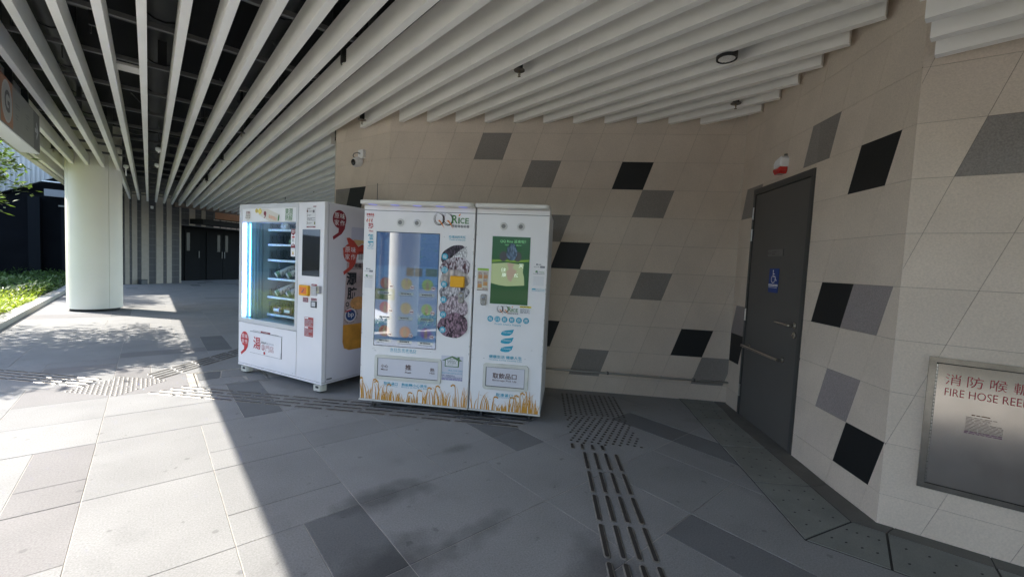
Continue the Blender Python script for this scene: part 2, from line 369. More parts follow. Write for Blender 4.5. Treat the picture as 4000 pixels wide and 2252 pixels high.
for i in range(len(outer)-1):
    q = inset([inner[i], inner[i+1], wallp[i+1], wallp[i]], .003)
    MB().prism(q, .002, .0055).build('gutter_edging', conc2, drain)

# tactile paving
tact = struct('tactile_paving', label='steel tactile guide bars and warning studs set into the pavement')
def bar_mesh(L, wd=.034):
    n = 6; prof = []
    for i in range(n+1): a = R(-90+180*i/n); prof.append((L/2-wd/2+wd/2*math.cos(a), wd/2*math.sin(a)))
    for i in range(n+1): a = R(90+180*i/n); prof.append((-L/2+wd/2+wd/2*math.cos(a), wd/2*math.sin(a)))
    b = MB(); N = len(prof); sc_ = lambda k: [((x-(L/2-wd/2)*(1 if x > 0 else -1))*k+(L/2-wd/2)*(1 if x > 0 else -1), y*k) for x, y in prof]
    rows = [(prof,.0),(prof,.0025),(sc_(.72),.0055),(sc_(.60),.0055)]
    vs = [(x,y,z) for P_, z in rows for x, y in P_]; fs = []
    for r_ in range(3):
        for i in range(N): fs.append((r_*N+i, r_*N+(i+1)%N, (r_+1)*N+(i+1)%N, (r_+1)*N+i))
    b.add(vs, fs); o = b.build('guide_bar', studm, tact)
    me = o.data; ib = MB(); q = sc_(.60)
    bm = bmesh.new(); bm.from_mesh(me); me.materials.append(barin)
    f = bm.faces.new([v for v in bm.verts if v.index in ()] ) if False else None
    vv = [bm.verts.new((x,y,.0050)) for x, y in q]; f = bm.faces.new(vv); f.material_index = 1
    for k in range(int(L/.008)):            # cross ridges of the grip insert
        x = -L/2+.02+k*.008
        if x > L/2-.02: break
        rv = [bm.verts.new(c) for c in ((x,-wd*.26,.0051),(x+.004,-wd*.26,.0051),(x+.004,wd*.26,.0051),(x,wd*.26,.0051),(x+.002,-wd*.26,.0062),(x+.002,wd*.26,.0062))]
        for ff in ((0,4,5,3),(4,1,2,5)): g = bm.faces.new([rv[t] for t in ff]); g.material_index = 1
    bm.to_mesh(me); bm.free(); COL.objects.unlink(o); bpy.data.objects.remove(o); return me
BAR = bar_mesh(.274); BARS = bar_mesh(.10)
def bars(start, d, nrows, lanes=4, pitch=.297, first_short=False, stag=None, skip=None, off=0.):
    d = Vector(d).normalized(); pp = Vector((-d.y, d.x)); s0 = Vector(start)
    for k in range(nrows):
        for ln in range(lanes):
            st = (stag[ln] if stag else 0)
            p = s0+d*(off+pitch*(k+.5)+st)+pp*((ln-(lanes-1)/2)*.078)
            if skip and skip(p): continue
            o = bpy.data.objects.new('guide_bar', BAR); COL.objects.link(o); o.parent = tact; o.location = (p.x, p.y, .0005); o.rotation_euler = (0,0,math.atan2(d.y,d.x))
SQ = math.sqrt(.5)
# strip running to the bottom of the picture
for ln in range(4):
    p = Vector((2.63,2.04))+Vector((-SQ,-SQ))*.06+Vector((SQ,-SQ))*((ln-1.5)*.078)
    o = bpy.data.objects.new('guide_bar', BARS); COL.objects.link(o); o.parent = tact; o.location = (p.x, p.y, .0005); o.rotation_euler = (0,0,R(225))
bars((2.595,1.885), (-1,-1), 6, off=.005)
ew = Vector((.675,-.738)).normalized()
bars((.10,5.30), ew, 12, pitch=.300, stag=(-.06,-.02,.02,.06), off=0.02)
bars((-.42,5.88), -ew, 12, stag=(.04,.01,-.03,-.06), off=.02)
bars((.02,5.86), (.70,.714), 9, stag=(-.06,-.03,.02,.06), off=.0)
stud = MB().lathe([(.0125,0),(.0125,.0015),(.010,.0035),(.006,.0048),(0.0005,.0052)], n=8).build('warning_stud', mat('stud_dark', (.10,.09,.08), .3, .8), tact, smooth=True)
SM = stud.data; COL.objects.unlink(stud); bpy.data.objects.remove(stud)
def put_stud(p):
    o = bpy.data.objects.new('warning_stud', SM); COL.objects.link(o); o.parent = tact; o.location = (p[0], p[1], .0005)
a_ = Vector((3.44,3.07)); ax = Vector((.71,-.70)).normalized(); ay = Vector((-.70,-.71)).normalized()
for r_ in range(13):
    for c_ in range(12):
        put_stud(a_+ax*(.02+.0505*c_)+ay*(.02+.0505*r_))
base = a_+ay*(.02+.0505*13); rot = Matrix.Rotation(R(21), 2)
for r_ in range(-14,26):
    for c_ in range(-6,26):
        q = rot @ Vector((c_*.053, r_*.053)); 
        if 0 <= q.x <= .57 and 0 <= q.y <= .62-.35*abs(q.x-.57)*0:
            put_stud(base+ax*(q.x+.02)+ay*q.y)
cl = MB()
for r_ in range(11):
    for c_ in range(11):
        if r_ in (5,) and c_ % 2: continue
        p = Vector((-.62,5.65))+Vector((SQ,SQ))*(.02+.0505*r_)+Vector((SQ,-SQ))*(.02+.0505*c_)
        cl.lathe([(.0125,0),(.0125,.0015),(.010,.0035),(.006,.0048),(0.0005,.0052)], (p.x,p.y,.0005), n=6)
tag(cl.build('warning_studs', mat('stud_bright', (.30,.28,.25), .45, .6), tact, smooth=True), kind='stuff')

# kerb and planted bed
kerb = struct('kerb', label='low pale kerb between pavement and planting')
kb = mat('kerb_stone', (.42,.41,.38), .75, noise=.12, nscale=4, fine=.12)
y = -7.0
while y < 22:
    b = MB(); b.add([(-1.96,y,-.05),(-1.745,y,-.05),(-1.745,y+.894,-.05),(-1.96,y+.894,-.05),(-1.96,y,.09),(-1.755,y,.09),(-1.755,y+.894,.09),(-1.96,y+.894,.09)],
        [(0,3,2,1),(4,5,6,7),(0,1,5,4),(1,2,6,5),(2,3,7,6),(3,0,4,7)]); b.build('kerb_stone', kb, kerb); y += .9
tag(MB().box(-14,-9,-.05,-1.96,24,.03).build('planting_soil', mat('soil', (.05,.04,.028), .95, noise=.3)), kind='structure')
tag(MB().box(-90,1.6,-.05,-3.3,6.8,.035).build('bounce_plaza', mat('bounce_paving', (.62,.60,.56), .8, noise=.08)), kind='structure')  # unseen pale paving added to bounce sunlight up to the slats
def leafmat(name, c, tr=.35):
    m = bpy.data.materials.new(name); m.use_nodes = True; n = m.node_tree.nodes; l = m.node_tree.links; b = n['Principled BSDF']
    b.inputs['Roughness'].default_value = .45
    at = n.new('ShaderNodeNewGeometry'); nz = n.new('ShaderNodeTexNoise'); nz.inputs['Scale'].default_value = 3.; l.new(at.outputs['Position'], nz.inputs[0])
    wn = n.new('ShaderNodeTexWhiteNoise'); l.new(at.outputs['Random Per Island'], wn.inputs['Vector'])
    mr = n.new('ShaderNodeMapRange'); mr.inputs[3].default_value = .55; mr.inputs[4].default_value = 1.5; l.new(at.outputs['Random Per Island'], mr.inputs[0])
    mx = n.new('ShaderNodeMix'); mx.data_type = 'RGBA'; mx.blend_type = 'MULTIPLY'; mx.inputs[0].default_value = 1; mx.inputs[6].default_value = (*c,1); l.new(mr.outputs[0], mx.inputs[7])
    l.new(mx.outputs[2], b.inputs['Base Color'])
    t = n.new('ShaderNodeBsdfTranslucent'); l.new(mx.outputs[2], t.inputs[0]); ms = n.new('ShaderNodeMixShader'); ms.inputs[0].default_value = tr
    l.new(b.outputs[0], ms.inputs[1]); l.new(t.outputs[0], ms.inputs[2]); l.new(ms.outputs[0], n['Material Output'].inputs[0]); return m
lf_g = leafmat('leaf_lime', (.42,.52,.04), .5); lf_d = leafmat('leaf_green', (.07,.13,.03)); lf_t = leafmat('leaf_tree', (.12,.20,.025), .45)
def leaves(spots, size, seed, upright=.5):
    rnd = random.Random(seed); V_ = []; F_ = []
    for (x, y, z, k) in spots:
        L = size*k*rnd.uniform(.6,1.3); W_ = L*rnd.uniform(.28,.42); a = rnd.uniform(0,6.283); tl = rnd.uniform(-upright, 1.2*upright)
        d = Vector((math.cos(a)*math.cos(tl), math.sin(a)*math.cos(tl), math.sin(tl))); s_ = Vector((-math.sin(a), math.cos(a), rnd.uniform(-.5,.5))).normalized()
        p = Vector((x,y,z)); o = len(V_)
        V_ += [tuple(p), tuple(p+d*L*.5+s_*W_*.5), tuple(p+d*L), tuple(p+d*L*.5-s_*W_*.5)]; F_.append((o,o+1,o+2,o+3))
    b = MB(); b.v = V_; b.f = F_; return b
rnd = random.Random(3)
def bed(n, x0, x1, y0, y1, hz, sz, seed):
    r2 = random.Random(seed); out = []
    for _ in range(n):
        y = y0+(y1-y0)*r2.random(); x = x1-(x1-x0)*r2.random()**1.25
        h = hz*(.55+.25*math.sin(x*3.1+y*1.3)+.25*math.sin(y*2.7-x*1.7))
        out.append((x, y, .04+h*r2.random()**.5, sz))
    return out
tag(leaves(bed(26000, -6.5, -1.97, 7.5, 15.5, .26, 1, 1), .085, 2, .7).build('ground_cover', lf_g), label='low lime green ground cover behind the kerb', cat='ground cover', kind='stuff')
tag(leaves(bed(16000, -9, -1.97, 15.0, 23.8, .34, 1, 5), .13, 6, .8).build('shade_toned_ground_cover', lf_d), label='far ground cover with the building shade put into its darker leaf colour', cat='ground cover', kind='stuff')  # the building's shade is put into the darker leaf colour
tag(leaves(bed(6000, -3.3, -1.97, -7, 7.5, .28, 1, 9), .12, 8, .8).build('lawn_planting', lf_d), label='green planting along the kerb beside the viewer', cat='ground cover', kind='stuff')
# trees outside the canopy
bark = mat('bark', (.10,.08,.06), .9, noise=.3, nscale=12, bump=.6, bscale=30)
def tree(name, label, base, lumps, n, size, seed, m=lf_t, group='trees beside the canopy'):
    t = thing(name, label, 'tree', (base[0], base[1], 0), 0, group); r2 = random.Random(seed)
    top = Vector((0,0,base[2])); MB().tube([(0,0,0),(.04,.03,base[2]*.5),tuple(top)], [.11,.085,.06]).build('trunk', bark, t, smooth=True)
    lb = MB(); spots = []
    for (cx, cy, cz, rx, ry, rz, wt) in lumps:
        c = Vector((cx-base[0], cy-base[1], cz)); mid = (top+c)/2+Vector((r2.uniform(-.2,.2), r2.uniform(-.2,.2), .25))
        lb.tube([tuple(top), tuple(mid), tuple(c)], [.05,.03,.012], 6)
        tw = []
        for q in range(14):
            e = c+Vector((r2.gauss(0,rx*.5), r2.gauss(0,ry*.5), r2.gauss(0,rz*.5))); lb.tube([tuple(c), tuple((c+e)/2+Vector((0,0,.04))), tuple(e)], [.012,.008,.003], 4); tw.append(e)
        for _ in range(int(n*wt)):
            e = r2.choice(tw) if r2.random() < .75 else c+Vector((r2.uniform(-rx,rx), r2.uniform(-ry,ry), r2.uniform(-rz,rz)))*.8
            spots.append((e.x+r2.gauss(0,rx*.2), e.y+r2.gauss(0,ry*.2), e.z+r2.gauss(0,rz*.2), 1))
    lb.build('branches', bark, t); leaves(spots, size, seed+1, .6).build('crown', m, t); return t
tree('broadleaf_tree', 'leafy tree reaching in under the canopy edge beside the hanging exit sign', (-3.5,10.2,1.9),
     [(-2.55,9.9,2.75,.75,1.0,.45,1),(-3.4,10.6,3.2,.9,1.2,.6,1.2),(-2.9,9.1,2.6,.7,.7,.4,1.0),(-3.0,10.0,3.15,.8,.8,.4,1.7),(-2.35,9.75,3.1,.32,.5,.3,.9),(-3.6,9.2,2.9,.7,.6,.35,1.2),(-4.3,10.3,3.5,1,1.2,.7,1.2),(-1.98,10.9,2.70,.34,.9,.40,.42),(-3.6,12.0,3.3,.8,.9,.6,.8),(-1.93,9.9,2.42,.28,.8,.30,.32)], 1500, .13, 11)
tree('broadleaf_tree', 'taller tree standing nearer the far building', (-5.0,19.2,3.4), [(-4.3,19.0,4.9,.8,1.3,.6,1),(-5.2,20.0,5.4,1,1.2,.7,1),(-3.9,17.9,4.6,.5,.8,.4,.6)], 1200, .15, 21)
tree('broadleaf_tree', 'dark tree on the planting left of the viewer', (-8.5,.6,2.0), [(-8.4,.6,3.6,1.3,1.3,1.1,1.3),(-8.8,-1.2,3.4,1.2,1.2,1,1),(-9.2,1.6,4.6,1.2,1.2,1.1,1)], 1700, .2, 31)

# ------------------------------------------------------------------ tiled walls
def tiled_wall(name, label, org, d, s0, s1, zt, pitch, slant, jref, zref, holes, coloured, tile_s1=None, zr0=.1805, rh=.2985, seed=0):
    ang = math.atan2(d[1], d[0]); wl = struct(name, (org[0], org[1], 0), ang, label)
    bb = MB(); regs = []
    if holes:
        h = holes; regs = [(s0,0,h[0],3.25),(h[0],h[3],h[2],3.25),(h[2],0,s1,3.25)]
        bb.box(s0,.003,-.05,h[0],.24,zt); bb.box(h[2],.003,-.05,s1,.24,zt); bb.box(h[0],.003,h[3],h[2],.24,zt)
    else: regs = [(s0,0,s1,3.25)]; bb.box(s0,.003,-.05,s1,.24,zt)
    bb.build('backing', w_jt, wl)
    MB().box(s0,0,3.255,s1,.0028,zt).build('upper_render', plen, wl)
    ts1 = tile_s1 or s1
    for row in range(-1, 11):
        zb = zr0+rh*row
        for c in range(-16, 17):
            x0 = jref+pitch*c+slant*(zb-zref); g = .0009
            dx = slant*rh
            poly = [(x0+g,zb+g),(x0+pitch-g,zb+g),(x0+pitch-g+dx,zb+rh-g),(x0+g+dx,zb+rh-g)]
            cx, cz = x0+pitch/2+dx/2, zb+rh/2
            if cx < s0-pitch or cx > ts1+pitch: continue
            m = w_be
            for (qx, qz, qm) in coloured:
                if abs(qz-cz) < rh/2 and abs(qx-(qz-cz)*slant-cx) < pitch/2: m = qm
            for rg in regs:
                p = clip_rect(poly, (rg[0],rg[1],min(rg[2],ts1),rg[3]))
                if len(p) >= 3 and parea(p) > .0004:
                    MB().panel(p, random.uniform(-.0005,.0005), .0038, .0007).build('wall_tile', m, wl)
    return wl
gA, kA, pA = w_gr, w_bk, w_pu
OA = (4.15293, 2.52242); dA = (.6676, -.7445)
WA = tiled_wall('back_wall', 'beige wall of slanted stone tiles with scattered grey and black tiles behind the vending machines', OA, dA, -3.014, .915, 4.0, .3327, .3283, -.973, 1.675, None,
  [(-1.79,2.72,gA),(-1.22,2.42,gA),(-.23,2.42,kA),(-.85,1.525,kA),(-.62,1.225,gA),(.04,1.225,gA),(.51,.63,kA),(-.575,.33,gA),(.75,.33,gA),(-1.14,.63,kA),(-.05,2.12,gA),(-1.08,1.82,gA)])
OB = (3.74625, .889); dB = (-.7213, -.6926)
fB = [(4.582,1.641),(3.789,.949),(3.431,.614),(3.183,.352)]; OB = (sum(p[0] for p in fB)/4, sum(p[1] for p in fB)/4)
WB = tiled_wall('side_wall', 'beige tiled wall with the grey accessible toilet door', OB, dB, -1.36, .7695, 4.0, .3180, .302, .401, 1.375, (-1.062,-.1,-.105,2.236),
  [(-.06,2.40,gA),(.485,2.11,kA),(.20,1.22,kA),(.52,1.22,pA),(.33,.62,pA),(.56,.32,kA),(-1.18,.93,pA),(-1.24,.63,kA),(-1.18,2.10,gA)])
OC = (3.1932, .3477); dC = (.2314, -.9728)
WC = tiled_wall('near_wall', 'beige tiled wall holding the fire hose reel cabinet', OC, dC, -.0085, 5.0, 4.0, .333, .33, .154, 1.96, None, [(.42,2.11,gA)], tile_s1=1.6)
OD = (2.14004, 4.76714); dD = (.2334, -.9724)
WD = tiled_wall('corner_wall', 'narrow beige tiled wall facet carrying the dome camera', OD, dD, -1.105, 0.0, 4.0, .333, .33, -.779, 2.283, None, [(-.66,2.12,kA),(-.95,2.12,gA)])
MB().prism([(1.885,5.85),(2.12,5.90),(6.5,7.4),(6.5,7.7),(1.95,6.10)], 0, 4.0).build('wall_return', w_be, WD).matrix_parent_inverse = Matrix.Translation((OD[0],OD[1],0)).__matmul__(Matrix.Rotation(math.atan2(dD[1],dD[0]),4,'Z')).inverted()

# ------------------------------------------------------------------ slatted ceiling
ceil = struct('slatted_ceiling', label='ceiling of white metal slats hung below a black void')
SX = lambda k: (-.3082+.1429*k)*1.57
HW = .0265; Z0, Z1 = 2.97, 3.165
def slat_piece(x, y0, y1, z0=Z0, z1=Z1, m=slat):
    if y1-y0 > 3:            # butt joints where two lengths meet
        n = max(1, int((y1-y0)/6)); cuts = [y0]+[y0+(y1-y0)*(i+random.uniform(-.25,.25)*.5)/(n+1) for i in range(1,n+1)]+[y1]
    else: cuts = [y0, y1]
    b = MB()
    for a, c in zip(cuts[:-1], cuts[1:]):
        e = .002; x0, x1, ya, yb = x-HW, x+HW, a+.001, c-.001; q = .0007
        P_ = [(x0+q,z0),(x1-q,z0),(x1,z0+q),(x1,z1),(x0,z1),(x0,z0+q)]
        b.add([(p[0],ya,p[1]) for p in P_]+[(p[0],yb,p[1]) for p in P_], [(0,1,2,3,4,5),(11,10,9,8,7,6)]+[(i,6+i,6+(i+1)%6,(i+1)%6) for i in range(6)])
    return b.build('ceiling_slat', m, ceil)
endA = {11:5.23,12:4.64,13:4.40,14:4.15,15:3.90,16:3.66,17:3.42,18:3.18,19:2.93,20:2.67,21:2.43,22:2.19}
stB = {17:.554,18:.767,19:.972,20:1.179,21:1.382,22:1.60}
for k in range(-5, 34):
    x = SX(k); fe = 19.45+.62*(x+.3)
    ys = .33 if 4 <= k <= 16 else -5.0
    if k in stB: ys = stB[k]
    if k in (-3,-2,-1,0): slat_piece(x, ys, 12.55-math.sqrt(max(0,.432**2-(x+.865)**2))); slat_piece(x, 13.05, fe)
    elif k <= 10: slat_piece(x, ys, fe)
    else:
        if k <= 22: slat_piece(x, ys, endA[k])
        slat_piece(x, 6.3+(x-1.9)*.34, fe)
    if 4 <= k <= 16: slat_piece(x, -4.0, .305, 2.58, 2.775)
for i in range(-4, 17):
    y = 3.63+i*1.0
    if y > 6: MB().box(-1.64, y-.018, Z1+.002, 7, y+.018, Z1+.04).build('carrier_rail', rail, ceil)
    else:
        xe = min(7, 4.15+(2.52-y)/1.115-.2) if y > 1.8 else (2.2 if y < .3 else 3.3)
        MB().box(-1.64, y-.018, Z1+.002, xe, y+.018, Z1+.04).build('carrier_rail', rail, ceil)
MB().box(-1.655,-9,3.95,9,26,4.25).build('soffit', plen, ceil)
MB().box(-1.76,-9,2.955,-1.66,26,4.3).build('fascia', fasc, ceil)
MB().box(-1.655,-9.0,3.0,9,-8.8,3.95).build('rear_closure', plen, ceil)
for (x, y0, y1, z, r_) in ((.10,-2,19,3.62,.17),(.95,1,19,3.70,.12),(-.75,-2,12,3.66,.13),(2.3,6.5,19,3.66,.15)):
    b = MB(); yy = y0
    while yy < y1: b.cyl((x,yy,z),(x,yy+1.15,z), r_, 14); b.cyl((x,yy+1.15,z),(x,yy+1.2,z), r_*1.08, 14); yy += 1.2
    b.build('air_duct', ductm, ceil, smooth=True)
lite = mat('plenum_metal', (.10,.105,.10), .5, .4)
for i in range(16):
    x = random.uniform(-1.3,2.6); y = random.uniform(2.5,13); MB().box(x,y,3.2,x+random.choice([.01,.05,.07]),y+.03,3.95).build('hanger', lite if i%2 else ductm, ceil)
for i in range(6):
    y = 3+i*2.35; MB().box(-1.6,y,3.42+.02*(i%3),2.2,y+.04,3.46+.02*(i%3)).build('conduit', ductm if i%2 else lite, ceil)
for i in range(6):
    y = 3.4+i*1.6; x = random.uniform(-1,1); MB().tube([(x+t*.14, y+.3*math.sin(t*.9), 3.55-.25*math.sin(math.pi*t/8)) for t in range(9)], .008, 5).build('cable', lite, ceil)
MB().box(-.30,5.85,3.19,-.06,6.05,3.215).build('cable_tray', slat, ceil)
for kk, yy in ((-.2,9.9),(3.2,10.7),(5.3,8.8),(4.3,7.4)): MB().box(SX(kk),yy,3.2,SX(kk)+.07,yy+.05,3.7).build('hanger', lite, ceil)

# sprinklers
def sprinkler(loc, label, group='sprinkler heads'):
    t = thing('sprinkler', label, 'sprinkler', loc, 0, group)
    MB().lathe([(.017,.10),(.017,.62),(.017,.62)], n=10).build('drop_pipe', blackm, t)
    MB().lathe([(.022,.03),(.028,.045),(.028,.15),(.018,.17)], n=10).build('body', blackm, t)
    MB().lathe([(.045,.022),(.047,.025),(.045,.029),(.01,.031)], n=18).build('guard_plate', mat('chrome_dark', (.14,.13,.12), .3, .8), t, smooth=True)
    b = MB(); b.cyl((0,0,-.012),(0,0,.022),.005,6); b.tube([(-.012,0,.02),(-.014,0,.0),(-.004,0,-.022)],.002,4); b.tube([(.012,0,.02),(.014,0,.0),(.004,0,-.022)],.002,4); b.lathe([(.013,-.024),(.013,-.022)], n=8)
    b.build('deflector', mat('brass_dull', (.25,.19,.12), .35, 1), t); return t
s0 = sprinkler((2.314,2.707,2.965), 'black sprinkler head between the slats above the tall white vending machines')
for (x, y, lb) in ((1.887,4.991,'black sprinkler head in front of the corner wall, nearest the dome camera'), (4.151,1.724,'black sprinkler head above the door corner at the right'),
        (.948,6.825,'black sprinkler head seventh slat bay from the pillar, nearest of the line of three'), (.983,9.153,'black sprinkler head in the middle of the line of three beyond the void'),
        (1.02,12.22,'black sprinkler head farthest along the line of three'), (3.126,11.356,'small sprinkler head seen left of the corner wall above the first vending machine'),
        (3.096,14.05,'tiny far sprinkler head just above the first vending machine'), (-1.242,10.77,'sprinkler head half hidden behind the hanging exit sign')):
    dup(s0, (x, y, 2.965), lb)
# downlights
def downlight(loc, label):
    t = thing('downlight', label, 'ceiling light', loc, 0, 'black cylinder downlights')
    b = MB(); b.lathe([(.060,.004),(.060,.0),(.070,0),(.072,.01),(.072,.30),(.0,.30)], n=24); b.build('housing', blackm, t, smooth=True)
    MB().lathe([(.058,.003),(.045,.030),(.02,.045),(.0,.045)], n=16).build('reflector', mat('lamp_reflector', (.75,.75,.72), .25, .8, bump=.6, bscale=90), t)
    b = MB()
    for i in range(-3,4):
        x = i*.015; h_ = math.sqrt(max(0,.055**2-x*x)); b.box(x-.001,-h_,.002,x+.001,h_,.010)
    b.build('louvre', mat('lamp_louvre', (.5,.5,.5), .3, .9), t); return t
dl = downlight((3.17,1.405,2.948), 'black cylinder downlight hanging between slats at the right near the door')
dup(dl, (1.33,3.85,3.06), 'black cylinder downlight mostly hidden by a slat above the middle of the scene')
# white detectors hanging in the void
for (x, y, lb) in ((-.367,12.27,'white detector on a stem just right of the pillar top'), (.129,9.574,'small white detector nearer than its twin, two bays right of the pillar'), (.132,11.40,'small white detector beyond its twin, two bays right of the pillar')):
    t = thing('smoke_detector', lb, 'detector', (x, y, 2.93), 0, 'white detectors hanging in the void')
    MB().lathe([(.03,.10),(.045,.12),(.045,.16),(.03,.17)], n=14).build('detector_head', wht, t, smooth=True); MB().cyl((0,0,-.06 if x < 0 else .08),(0,0,.11),.012,8).build('test_stem', wht, t); MB().cyl((0,0,.17),(0,0,.9),.008,6).build('conduit', rail, t)

# pillars
def pillar(loc, label):
    t = thing('pillar', label, 'pillar', loc, 0, 'round clad canopy pillars')
    r_ = .432; n = 72
    seams = [R(a) for a in (-32, 52, 148, 212+12, 300)] if False else [R(-57+0), R(-150), R(120), R(30)]
    for i, a0 in enumerate(sorted(seams)):
        ss = sorted(seams); a1 = ss[(i+1) % len(ss)]
        if a1 <= a0: a1 += 2*math.pi
        g = .0035/r_; m_ = max(6, int((a1-a0)/(2*math.pi)*n)); P_ = [a0+g+(a1-a0-2*g)*j/m_ for j in range(m_+1)]
        out = [(r_*math.cos(a), r_*math.sin(a)) for a in P_]+[((r_-.02)*math.cos(a), (r_-.02)*math.sin(a)) for a in reversed(P_)]
        MB().prism(out, .055, 3.95).build('cladding_panel', pilm, t, smooth=True)
    MB().lathe([(r_-.018,.056),(r_-.018,3.95)], n=48).build('core', mat('seam_grey', (.22,.22,.20), .8), t)
    MB().lathe([(r_-.045,-.01),(r_-.045,.056)], n=48).build('recessed_base', jointdk, t, smooth=True)
    return t
pl = pillar((-.865,12.55,0), 'round pale green-grey pillar standing in the sun patch between kerb and far doors')
p2 = dup(pl, (-1.74,2.265,0), 'round pillar beside the viewer, seen only mirrored in the menu screen'); p2.scale = (.6,.6,1)

# hanging exit sign with G
sg = thing('hanging_sign', 'long hanging exit sign box with an orange G square under the slats at top left', 'sign', (-1.028, 4.33, 0), R(90))
# local x runs away from the viewer (+Y), local y = inward (-X)
MB().panel(rect(0,2.49,3.6,2.945), 0, .165, .003).build('sign_box', mat('sign_face', (.20,.205,.19), .5, noise=.05), sg)
MB().box(.0,.003,2.478,3.6,.162,2.4895).build('sign_underside', mat('sign_white', (.86,.87,.88), .4), sg)
decal(sg, 'orange_panel', rect(1.76,2.50,2.22,2.94), pr('sign_orange', (.32,.12,.05)), 0)
decal(sg, 'letter_disc', circ(1.99,2.72,.200,28), pr('sign_disc', (.42,.42,.41)), 1)
decal(sg, 'letter_ring', circ(1.99,2.72,.175,28), pr('sign_disc2', (.36,.36,.36)), 2)
for o_ in (text(sg, 'G', 1.89,2.62,2.09,2.83, pr('sign_dark', (.035,.035,.05)), 3, .03),): pass
decal(sg, 'arrow_panel', rect(3.23,2.50,3.59,2.94), pr('sign_darkgrey', (.075,.078,.085)), 0)
MB().flat([(3.30,2.70),(3.41,2.70),(3.37,2.65),(3.40,2.62),(3.51,2.72),(3.40,2.83),(3.37,2.80),(3.41,2.75),(3.30,2.75)], LAY(1)).build('arrow', lgrey, sg)
lines(sg, 2.34,2.74,2.52,2.80, 2, dgrey, 1, 3); lines(sg, 2.34,2.62,2.46,2.69, 2, dgrey, 1, 4); lines(sg, 2.8,2.74,3.0,2.80, 2, dgrey, 1, 5); lines(sg, 2.8,2.62,3.0,2.68, 2, dgrey, 1, 6)
for x in (.4, 2.55, 3.3): MB().box(x,.05,2.945,x+.05,.11,3.9).build('hanger', lite, sg)

# ------------------------------------------------------------------ far wall, doors and buildings
farw = struct('far_wall', (-.72,20.35,0), math.atan2(.53,.848), 'far wall of beige and dark brick-like tile stripes')
fb = mat('stripe_beige', (.30,.27,.23), .7, noise=.08, fine=.1)
fd_ = mat('stripe_brick', (.05,.05,.055), .6, var=.08); fj = mat('stripe_joint', (.13,.13,.13), .9)
fp = mat('stripe_sunlit', (.52,.44,.42), .7)  # beige stone with sunlight put into its paler, pinker colour
MB().box(-.02,.02,-.05,2.0,.3,3.95).build('backing', fj, farw); MB().box(2.0,.02,2.32,4.9,.3,2.72).build('backing', fj, farw); MB().box(2.0,.02,2.72,3.4,.3,3.95).build('backing', fj, farw)
st = [(.0,.08,0),(.08,.23,1),(.23,.30,0),(.30,.47,1),(.47,.60,0),(.60,.85,1),(.85,1.09,0),(1.09,1.34,1),(1.34,1.46,0),(1.46,1.65,1),(1.65,1.93,0),(1.93,2.0,1)]
bk_ = {}
def bricks(x0, x1, z0, z1):
    n = max(1, round((x1-x0)/.048)); w_ = (x1-x0)/n; b = MB(); z = z0
    while z < z1-.01:
        zz = min(z+.237, z1)
        for i in range(n): b.panel(rect(x0+i*w_+.005, z+.006, x0+(i+1)*w_-.005, zz-.004), .006, .021)
        z += .243
    return tag(b.build('brick_stripe', fd_, farw), kind='stuff')
for (a, c, tpe) in st:
    if tpe:
        z = 0
        while z < 3.4: MB().panel(rect(a+.003,z+.002,c-.003,min(3.4,z+.727)), 0, .021).build('stone_strip', fb, farw); z += .729
    else: bricks(a, c, 0, 3.4)
for (a, c, tpe) in [(2.0,2.31,0),(2.31,2.55,1),(2.55,2.80,0),(2.80,2.98,1),(2.98,3.33,0)]:
    if tpe: MB().panel(rect(a+.003,2.33,c-.003,3.4), 0, .021).build('stone_strip', fb, farw)
    else: bricks(a, c, 2.33, 3.4)
for (a, c) in [(3.33,3.58),(3.66,3.87),(3.91,4.10),(4.14,4.37),(4.41,4.62),(4.66,4.88)]:
    MB().panel(rect(a,2.34,c,2.68), -.003, .021).build('stone_strip', fp, farw)
MB().box(3.4,-.02,2.69,4.9,.2,2.72).build('cap_flashing', jointdk, farw)
MB().box(3.4,.8,2.6,5.6,.9,4.2).build('orange_cladding', mat('rust_cladding', (.50,.24,.13), .7, noise=.1), farw)
MB().box(1.7,-.10,3.0,4.9,.0,3.16).build('brown_beam', mat('beam_brown', (.14,.10,.07), .6), farw)
da = math.atan2(.5574,.8303)
recs = struct('door_recess', (1.08,22.93,0), da, 'dark recess behind the far stripes')
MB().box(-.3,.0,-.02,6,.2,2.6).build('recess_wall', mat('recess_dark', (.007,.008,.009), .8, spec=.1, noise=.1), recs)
MB().box(-.6,-1.9,2.40,6,.0,2.6).build('recess_soffit', plen, recs)
def fardoor(x0, x1, label):
    t = thing('double_door' if x1-x0 > 1.2 else 'service_door', label, 'door', (1.08,22.93,0), da)
    n = 2 if x1-x0 > 1.2 else 1
    for i in range(n):
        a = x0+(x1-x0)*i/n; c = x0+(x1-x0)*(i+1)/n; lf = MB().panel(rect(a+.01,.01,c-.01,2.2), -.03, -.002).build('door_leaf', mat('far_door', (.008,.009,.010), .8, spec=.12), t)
        px = c-.28 if (n == 2 and i == 0) or n == 1 else a+.12
        if n == 1: px = a+.08
        MB().panel(rect(px,1.30,px+.14,2.08), -.034, -.031).build('vision_panel', mat('dark_glass', (.004,.006,.005), .3, spec=.3), lf)
        hx = c-.08 if (n == 2 and i == 0) or n == 1 else a+.05
        MB().panel(rect(hx,1.0,hx+.03,1.30), -.07, -.045).build('pull_handle', mat('dull_handle', (.12,.12,.115), .5, .5), lf)
    return t
fardoor(.08,.75,'dark service door with narrow vision panel in the far recess'); fardoor(1.05,2.65,'dark double doors with tall narrow vision panels in the far recess')
